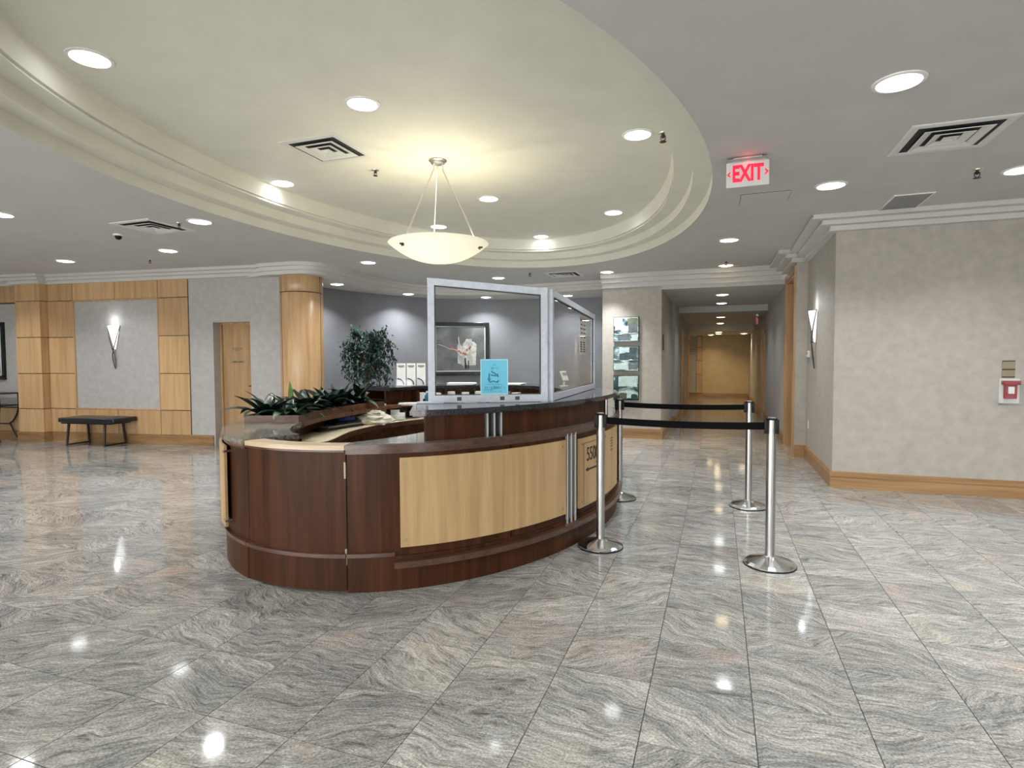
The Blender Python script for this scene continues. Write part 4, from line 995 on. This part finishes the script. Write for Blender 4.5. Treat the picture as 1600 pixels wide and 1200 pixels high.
# things lying on the desk
def sheets(label, x, y, z, sx, sy, n, rz, mat='paper', name='paper_stack'):
    t = thing(name, label, 'paper', (x, y, z), rz); r_ = random.Random(int(abs(x*1000+y*77)))
    for k in range(n):
        m = MB(); m.box((r_.uniform(-.01, .01), r_.uniform(-.01, .01), .004+k*.008), (sx, sy, .0075), r_.uniform(-.08, .08), bevel=.0015); m.build('sheaf', mat, t, 0)
def dw(t, off, z): x, y = dp(t, off); return DC[0]+x, DC[1]+y, z
sheets('white paper pile on the black back counter left of the blue notice', *dw(116, -.30, 1.106), .34, .25, 3, .3)
sheets('flat white paper pile on the black back counter right of the blue notice', *dw(92, -.30, 1.106), .50, .26, 2, .05)
sheets('white paper pile in a tray under the back counter beside the guard post', *dw(150, -.60, .90), .26, .2, 3, .6)
k = 0
for t_ in range(76, 146, 9):
    x, y, z = dw(t_+2.2, -.55, .916)
    tt = thing('paper_file', 'white paper file in the pigeonholes under back counter, %s from the right' % ('first', 'second', 'third', 'fourth', 'fifth', 'sixth', 'seventh', 'eighth', 'ninth')[k], 'paper', (x, y, z), R(t_-90), 'files in the pigeonholes')
    m = MB(); m.box((0, 0, .055), (.09, .12, .10+.02*(k % 2)), bevel=.002); m.build('file_block', 'paper', tt, 0)
    if k % 3 == 1:
        m = MB(); m.box((.01, -.062, .03), (.03, .003, .03)); m.build('label_tab', 'ink', tt, 0)
    k += 1
t = thing('storage_bottle', 'teal bottle among the pigeonhole papers beside the guard post', 'bottle', dw(139, -.62, .916))
m = MB(); m.lathe([(0, 0), (.03, 0), (.032, .01), (.032, .08), (.015, .10), (.013, .115), (0, .115)], seg=18); m.build('bottle_body', simple and 'sign_ink', t)
m = MB(); m.lathe([(0, .115), (.015, .115), (.015, .135), (0, .135)], seg=14); m.build('cap', 'white_plastic', t)
# folded cream cloth, dark laptop-like folders, blue bundle, paper boxes
t = thing('folded_cloth', 'crumpled cream cloth bundle on the curved work surface', 'cloth', (-3.44, 5.24, .742), .4)
def lump(sx, sy, sz, amp, seed, fr=5, folds=True):
    m = MB(); bmesh.ops.create_icosphere(m.bm, subdivisions=4, radius=1)
    from mathutils import noise
    for v in m.bm.verts:
        n = noise.noise(v.co*fr*.5+Vector((seed, 0, 0)))+.5*noise.noise(v.co*fr+Vector((0, seed, 0)))
        k = 1+amp*n; z = v.co.z*k
        v.co = Vector((v.co.x*k*sx, v.co.y*k*sy, max(z, -.55)*sz+.55*sz))
    return m
lump(.20, .14, .075, .35, 4.2).build('fabric', 'cloth', t, 80)
m = lump(.13, .10, .035, .4, 9.1, 7); bmesh.ops.translate(m.bm, verts=m.bm.verts, vec=(-.02, .01, .09)); m.build('top_fold', 'cloth', t, 80)
t = thing('folder_stack', 'dark folders and a flat tray under the counter overhang', 'folder', (-3.60, 4.82, .742), R(82))
for k, (sx, sy, zz, rz) in enumerate(((.62, .26, .012, 0), (.50, .24, .032, .05), (.34, .22, .050, -.06))):
    m = MB(); m.box((k*.06-.05, 0, zz), (sx, sy, .018), rz, bevel=.004); m.build('folder', 'charcoal_metal' if k != 1 else 'grey_grille', t, 0)
t = thing('blue_bundle', 'rolled blue plastic bundle lying on the dark folders', 'bundle', (-3.56, 4.92, .803), R(70))
lump(.11, .06, .04, .25, 2.2).build('bundle_body', 'blue', t, 80)
m = MB(); m.tube([(0, .055*math.cos(q), .02+.03*math.sin(q)) for q in [2*PI*i/14 for i in range(14)]], .003, 5, closed=True); m.build('tie', 'black', t)
t = thing('acrylic_organizer', 'clear desk organizer with white cards beside the raised counter end', 'organizer', (-3.40, 5.66, .742), R(20))
m = MB(); m.box((0, 0, .004), (.20, .16, .006)); m.box((0, .078, .06), (.20, .004, .12)); m.box((0, -.078, .035), (.20, .004, .07)); m.box((-.098, 0, .05), (.004, .16, .10)); m.box((.098, 0, .05), (.004, .16, .10)); m.build('shell', 'glass', t, 0)
m = MB(); m.box((-.03, .02, .06), (.10, .02, .11), bevel=.002); m.box((.05, -.02, .045), (.08, .03, .08), bevel=.002); m.box((0, -.05, .035), (.15, .02, .05), bevel=.002); m.build('cards', 'paper', t, 0)
t = thing('card_stand', 'slim upright white card stand beside the clear organizer', 'stand', (-3.56, 5.62, .742), R(20))
m = MB(); m.box((0, 0, .01), (.07, .06, .02), bevel=.003); m.build('base', 'ink_blue', t, 0); m = MB(); m.box((0, .012, .10), (.06, .016, .17), rot=Euler((R(-8), 0, 0)).to_matrix(), bevel=.002); m.build('card_block', 'paper', t, 0)

# ------------------------------------------------------------------ belt barrier posts
def stanchion(x, y, label, side):
    t = thing('barrier_post', label, 'stanchion', (x, y, 0))
    m = MB(); m.lathe([(0, 0), (.165, 0), (.168, .006), (.168, .016), (.150, .030), (.060, .055), (.040, .062), (.033, .066), (0, .066)], seg=22); m.build('base', 'chrome', t, 0)
    m = MB(); m.lathe([(.150, .0), (.170, .0), (.171, .007), (.166, .010), (.15, .01)], seg=32); m.build('rubber_rim', 'black', t)
    m = MB(); m.lathe([(.031, .060), (.031, .905), (.026, .905), (.026, 1.008), (0, 1.008)], seg=28); m.build('pole', 'steel', t)
    m = MB()
    for a in range(4):
        c = Vector((math.cos(a*PI/2+.0)*.031, math.sin(a*PI/2)*.031, .953)); 
        if a == 3: continue
        m.box(c, (.030, .034, .098), a*PI/2, bevel=.004)
    m.lathe([(0, .998), (.036, .998), (.038, 1.004), (.036, 1.010), (.028, 1.012), (0, 1.012)], seg=24); m.build('belt_head', 'black', t, 30)
    m = MB(); m.lathe([(0, 1.012), (.026, 1.012), (.024, 1.016), (0, 1.017)], seg=20); m.build('cap', 'steel', t)
    return t
def belt(t, p0, p1, z0, z1, sag=.012):
    m = MB(); n = 16; A = []; B = []
    for i in range(n+1):
        f = i/n; p = (p0[0]+(p1[0]-p0[0])*f, p0[1]+(p1[1]-p0[1])*f); z = z0+(z1-z0)*f-sag*4*f*(1-f)
        A.append(m.verts([(p[0], p[1]-.0008, z-.025), (p[0], p[1]-.0008, z+.025)])); B.append(m.verts([(p[0], p[1]+.0008, z-.025), (p[0], p[1]+.0008, z+.025)]))
    for i in range(n):
        for q in ((A[i][0], A[i+1][0], A[i+1][1], A[i][1]), (B[i+1][0], B[i][0], B[i][1], B[i+1][1]), (A[i][1], A[i+1][1], B[i+1][1], B[i][1]), (A[i+1][0], A[i][0], B[i][0], B[i+1][0])): m.face(q)
    m.face((A[0][0], A[0][1], B[0][1], B[0][0])); m.face((A[n][1], A[n][0], B[n][0], B[n][1]))
    m.build('belt', 'belt', t, 30)
s1 = stanchion(-.826, 4.276, 'near steel belt post touching the desk front, its black belt drawn rightwards', 1)
stanchion(.345, 4.265, 'near steel belt post standing free, nearest to the camera on the right', 1)
s3 = stanchion(-.937, 5.846, 'far steel belt post right behind the desk end', 1)
stanchion(.281, 5.899, 'far steel belt post standing free in front of the corridor', 1)
belt(s1, (.046, 0), (1.125, -.011), .958, .955)
belt(s3, (.046, 0), (1.172, .053), .958, .955)

# ------------------------------------------------------------------ bench, console, pictures at the left
bn = thing('bench', 'low black leather bench with slim dark legs below the wall sconce', 'bench', LW(-1.62, .27, 0), LRZ)
m = MB(); m.box((.04, 0, .437), (1.14, .47, .08), bevel=.02); m.build('cushion', 'leather', bn, 50)
m = MB(); m.box((0, 0, .387), (1.0, .40, .03), bevel=.004); m.build('seat_frame', 'charcoal_metal', bn, 0)
for sx in (-1, 1):
    for sy in (-1, 1):
        m = MB(); m.tube([(sx*.37, sy*.17, .385), (sx*.385, sy*.205, 0)], [.022, .018], 8); m.build('leg', 'charcoal_metal', bn)
    m = MB(); m.box((sx*.383, 0, .02), (.025, .38, .022)); m.build('stretcher', 'charcoal_metal', bn, 0)
cn = thing('console_table', 'dark iron console table with curved hourglass legs at the left edge', 'table', LW(-4.15, .24, 0), LRZ)
m = MB(); m.box((0, 0, .86), (1.25, .36, .022), bevel=.004); m.build('table_top', 'charcoal_metal', cn, 0)
m = MB(); m.box((0, 0, .645), (1.24, .34, .018)); m.build('shelf_rail', 'charcoal_metal', cn, 0)
for sx in (-1, 1):
    for sy in (-1, 1):
        pts = [(sx*.615, sy*.16, .86), (sx*.62, sy*.16, .64), (sx*.59, sy*.155, .50), (sx*.50, sy*.15, .36), (sx*.43, sy*.15, .315), (sx*.46, sy*.15, .25), (sx*.53, sy*.155, .12), (sx*.62, sy*.16, .0)]
        m = MB(); m.tube(spline(pts, 4), .015, 8); m.build('leg', 'charcoal_metal', cn)
m = MB(); m.box((0, .15, .30), (.86, .018, .02)); m.box((0, -.15, .30), (.86, .018, .02)); m.build('stretcher', 'charcoal_metal', cn, 0)

def picture(name, label, loc, rz, w, hh, fw, art, depth=.035, fillet=None, fmat='frame_black'):
    t = thing(name, label, 'picture', loc, rz)
    m = MB(); 
    for c, s in (((0, -depth/2, hh/2-fw/2), (w, depth, fw)), ((0, -depth/2, -hh/2+fw/2), (w, depth, fw)), ((w/2-fw/2, -depth/2, 0), (fw, depth, hh-2*fw)), ((-w/2+fw/2, -depth/2, 0), (fw, depth, hh-2*fw))): m.box(c, s, bevel=.004)
    m.build('frame', fmat, t, 0)
    iw, ih = w-2*fw, hh-2*fw
    if fillet:
        m = MB()
        for c, s in (((0, -.012, ih/2-fillet/2), (iw, .016, fillet)), ((0, -.012, -ih/2+fillet/2), (iw, .016, fillet)), ((iw/2-fillet/2, -.012, 0), (fillet, .016, ih)), ((-iw/2+fillet/2, -.012, 0), (fillet, .016, ih))): m.box(c, s)
        m.build('fillet', 'mat_silver', t, 0)
    m = MB(); m.box((0, -.008, 0), (iw, .012, ih)); m.build('art_print', art, t, 0)
    return t
p = picture('framed_picture', 'dark framed print above the console table at the left edge', LW(-4.33, 0, 1.62), LRZ, .90, 1.05, .07, 'art_left', fillet=.05)
# still life in the alcove: hung on a flat backing angled with the curved wall
aw = [(-5.80, 11.35), (-5.15, 11.82), (-4.75, 12.0)]
ang = math.atan2(12.0-11.42, -4.75+5.72)
pc = picture('framed_picture', 'black framed still life of white vase and red blossom on dark wall', (-5.36, 11.60, 1.665), ang, 1.28, 1.17, .085, 'art_grey', .04, .022)
def paint(mb, pts, dd=.0155):
    mb.extrude_outline(pts, lambda u, w, d_: Vector((u, -dd+d_, w)), .004)
m = MB(); paint(m, [(.03, -.36), (.34, -.36), (.36, .10), (.30, .16), (.26, .16), (.25, .22), (.13, .22), (.10, .16), (.06, .12), (.02, .0)]); paint(m, [(-.06, -.32), (.025, -.34), (.03, .06), (-.03, .14), (-.07, .08)], .0145); m.build('painted_vase', 'vase_white', pc, 0)
m = MB(); r_ = random.Random(5)
for (cx, cy) in ((-.20, .02), (-.14, .0), (-.10, -.03), (.0, -.08), (.06, -.10), (.14, -.02), (.20, .0), (.22, .04), (.10, -.12), (-.04, -.05)):
    k = [(cx+.03*r_.uniform(.6, 1.4)*math.cos(q), cy+.022*r_.uniform(.6, 1.6)*math.sin(q)) for q in [2*PI*i/7 for i in range(7)]]; paint(m, k, .017)
m.build('painted_blossom', 'petal_red', pc, 0)
m = MB(); m.tube([(-.50, -.0185, .10), (-.36, -.0185, .06), (-.24, -.0185, .0), (-.10, -.0185, -.02), (.04, -.0185, -.2)], .005, 5); m.tube([(-.03, -.0185, .12), (-.05, -.0185, .26)], .012, 5); m.tube([(.06, -.0185, -.14), (.07, -.0185, -.42)], .008, 5); m.build('painted_branch', 'mat_silver', pc)
m = MB(); m.tube([(.10, -.019, -.20), (.12, -.019, -.44)], .014, 5); m.tube([(.18, -.019, -.25), (.17, -.019, -.44)], .010, 5); m.build('painted_stems', 'frame_black', pc)

# three canvases on the block
for z, a, lab in ((1.955, 'art1', 'top teal abstract canvas of the three on the beige wall'), (1.43, 'art2', 'middle dark teal abstract canvas of the three on the beige wall'), (.91, 'art3', 'bottom green abstract canvas of the three on the beige wall')):
    t = thing('canvas', lab, 'picture', (-1.556, YB, z))
    m = MB(); m.box((0, -.025, 0), (.45, .05, .445), bevel=.003); m.build('stretcher_block', 'frame_black', t, 0)
    m = MB(); m.box((0, -.0515, 0), (.43, .004, .425)); m.build('painted_face', a, t, 0)
    m = MB(); rr = random.Random(int(z*100)); 
    pts = [(-.21+.06*i, -.0545, -.03+rr.uniform(-.02, .02)-.05*(a == 'art1')) for i in range(8)]
    m.tube(pts, [.004+.004*rr.random() for _ in pts], 5); m.build('brush_line', 'vase_white' if a == 'art1' else 'frame_black', t)
    def blob(mat, u0, w0, u1, w1, k):
        mb = MB(); q = [(u0, w0), ((u0+u1)/2, w0+rr.uniform(-.015, .015)), (u1, w0), (u1+rr.uniform(-.015, .015), (w0+w1)/2), (u1, w1), ((u0+u1)/2, w1+rr.uniform(-.02, .02)), (u0, w1), (u0+rr.uniform(-.015, .015), (w0+w1)/2)]
        q = [(max(-.212, min(.212, u)), max(-.21, min(.21, w))) for u, w in q]
        mb.extrude_outline(q, lambda u, w, d_: Vector((u, -.0538-.0002*k+d_, w)), .0008); mb.build('painted_patch', mat, t, 0)
    for k, q in enumerate({'art1': (('paint_ice', -.20, -.02, -.06, .19), ('paint_olive', .02, .06, .20, .19), ('paint_slate', .03, -.06, .2, .10), ('paint_ice', -.09, -.04, .04, .06), ('paint_slate', -.15, -.20, .08, -.09), ('paint_ice', .09, -.20, .2, -.1)),
                           'art2': (('paint_ice', -.12, .11, .06, .2), ('paint_deep', .06, -.06, .2, .2), ('paint_deep', -.12, -.02, .1, .09), ('paint_mint', -.2, -.2, .04, -.1), ('paint_slate', .05, -.2, .2, -.1)),
                           'art3': (('paint_mint', -.14, .02, .2, .2), ('paint_deep', -.2, -.2, -.13, .2), ('paint_moss', -.12, -.2, .03, -.1), ('paint_mint', .02, -.19, .1, -.1), ('paint_deep', .1, -.2, .2, -.12))}[a]): blob(*q, k)

# ------------------------------------------------------------------ ficus behind the desk
fx = thing('potted_ficus', 'bushy dark green ficus tree in front of the dark wall', 'plant', (-6.0, 8.9, 0))
m = MB(); m.lathe([(0, 0), (.17, 0), (.19, .03), (.22, .34), (.235, .36), (.235, .39), (.21, .39), (.20, .34), (0, .34)], seg=28); m.build('pot', 'pot', fx)
m = MB(); m.lathe([(0, .345), (.10, .355), (.20, .345)], seg=20); m.build('soil', 'soil', fx)
m = MB(); r_ = random.Random(11)
for k in range(3):
    a = k*2.1; m.tube(spline([(.03*math.cos(a), .03*math.sin(a), .34), (.045*math.cos(a+1.4), .045*math.sin(a+1.4), .7), (.03*math.cos(a+2.6), .03*math.sin(a+2.6), 1.0), (.06*math.cos(a+3.4), .06*math.sin(a+3.4), 1.3)], 5), .024, 7)
tips = []
for k in range(34):
    a = r_.uniform(0, 2*PI); z0 = r_.uniform(1.0, 1.35); rr = r_.uniform(.18, .46); z1 = r_.uniform(1.15, 2.0); rr *= (1 if z1 < 1.75 else .8)
    p0 = Vector((.03*math.cos(a), .03*math.sin(a), z0)); p2 = Vector((rr*math.cos(a), rr*math.sin(a), z1)); p1 = (p0+p2)/2+Vector((0, 0, .12))
    p3 = p2+Vector((.06*math.cos(a), .06*math.sin(a), -r_.uniform(.12, .38)))
    sp_ = spline([p0, p1, p2, p3], 5); m.tube(sp_, [.009*(1-i/len(sp_))+.002 for i in range(len(sp_))], 5); tips.append(sp_)
m.build('trunk', 'bark', fx)
verts = []; faces = []
for sp_ in tips:
    for k in range(85):
        f = r_.uniform(.22, 1)*(len(sp_)-1); i = min(int(f), len(sp_)-2); p = Vector(sp_[i]).lerp(Vector(sp_[i+1]), f-i)
        p = p+Vector((r_.gauss(0, .045), r_.gauss(0, .045), r_.gauss(0, .04)))
        L_ = r_.uniform(.06, .095); a = r_.uniform(0, 2*PI); tilt = r_.uniform(-1.4, -.2)
        d_ = Vector((math.cos(a)*math.cos(tilt), math.sin(a)*math.cos(tilt), math.sin(tilt))); s_ = d_.cross(Vector((0, 0, 1))).normalized(); s_ = (s_+Vector((0, 0, r_.uniform(-.5, .5)))).normalized()
        b = len(verts); verts += [p, p+d_*L_*.45+s_*L_*.26, p+d_*L_, p+d_*L_*.45-s_*L_*.26]; faces.append((b, b+1, b+2, b+3))
me = bpy.data.meshes.new('foliage'); me.from_pydata([tuple(v) for v in verts], [], faces); me.materials.append(M['ficus_leaf'])
fo = link('foliage', me, fx); fo['kind'] = 'stuff'

# ------------------------------------------------------------------ small wall fittings
t = thing('fire_alarm', 'red fire alarm pull station under a clear cover on right wall', 'alarm', (2.75, YR, 1.08))
m = MB(); m.box((0, -.006, .0), (.165, .012, .25), bevel=.003); m.build('back_plate', 'white_plastic', t, 0)
m = MB(); m.box((0, -.03, .0), (.10, .04, .15), bevel=.005); b = m.build('pull_station', 'red', t, 0)
m = MB(); m.box((0, -.045, .085), (.145, .05, .04), bevel=.004); m.build('hood', 'red', t, 0)
m = MB(); m.box((0, -.054, .01), (.05, .01, .07), bevel=.002); m.build('pull_bar', 'white_plastic', b, 0)
m = MB()
for c, s in (((0, -.078, -.01), (.165, .003, .26)), ((-.082, -.04, -.01), (.003, .075, .26)), ((.082, -.04, -.01), (.003, .075, .26)), ((0, -.04, -.14), (.165, .075, .003)), ((0, -.04, .12), (.165, .075, .003))): m.box(c, s)
m.build('cover', 'glass', t, 0)
for k, (z, lab) in enumerate(((1.345, 'upper brass coloured wall plate above the fire alarm'), (1.26, 'lower brass coloured wall plate above the fire alarm'))):
    t = thing('wall_plate', lab, 'sign', (2.74, YR, z)); m = MB(); m.box((0, -.004, 0), (.105, .008, .072), bevel=.001); m.build('plate', 'brass', t, 0)
    m = MB(); m.box((0, -.007, .036), (.105, .008, .010)); m.build('edge_strip', 'brown_edge', t, 0)
    if k: m = MB(); m.box((0, -.007, -.038), (.105, .008, .010)); m.build('edge_strip', 'brown_edge', t, 0)
t = thing('thermostat', 'small white thermostat left of the right-hand wall sconce', 'thermostat', (XR, 8.95, 1.46), -PI/2)
m = MB(); m.box((0, -.012, .02), (.13, .024, .09), bevel=.004); b = m.build('housing', 'white_plastic', t, 0)
m = MB(); m.box((0, -.026, .03), (.07, .004, .035)); m.build('display', 'grey_grille', b, 0); m = MB(); m.box((.01, -.008, -.06), (.05, .016, .07), bevel=.003); m.build('sensor', 'grey_grille', t, 0)
t = thing('wall_outlet', 'white socket plate low on the return wall under the thermostat', 'outlet', (XR, 8.9, .50), -PI/2)
m = MB(); m.box((0, -.004, 0), (.075, .008, .118), bevel=.002); b = m.build('plate', 'white_plastic', t, 0)
for z in (-.025, .025): m = MB(); m.box((0, -.009, z), (.032, .004, .03), bevel=.001); m.build('socket', 'white', b, 0)
t = thing('wall_plaque', 'small dark plaque on the corridor side of the painting block', 'sign', (XBR, 10.75, 1.72), PI/2)
m = MB(); m.box((0, -.008, 0), (.16, .016, .28), bevel=.002); m.build('plaque', 'frame_black', t, 0); m = MB(); m.box((0, -.017, 0), (.12, .003, .24)); m.build('plaque_face', 'grey_grille', t, 0)
for z, lab in ((1.75, 'small dark sign on the pale strip of the corridor end wall'),):
    t = thing('room_sign', lab, 'sign', (-.88, YE-.016, z)); m = MB(); m.box((0, -.006, 0), (.16, .012, .08)); m.build('plate', 'grey_grille', t, 0); m = MB(); m.box((0, -.013, 0), (.10, .002, .02)); m.build('lettering', 'white', t, 0)
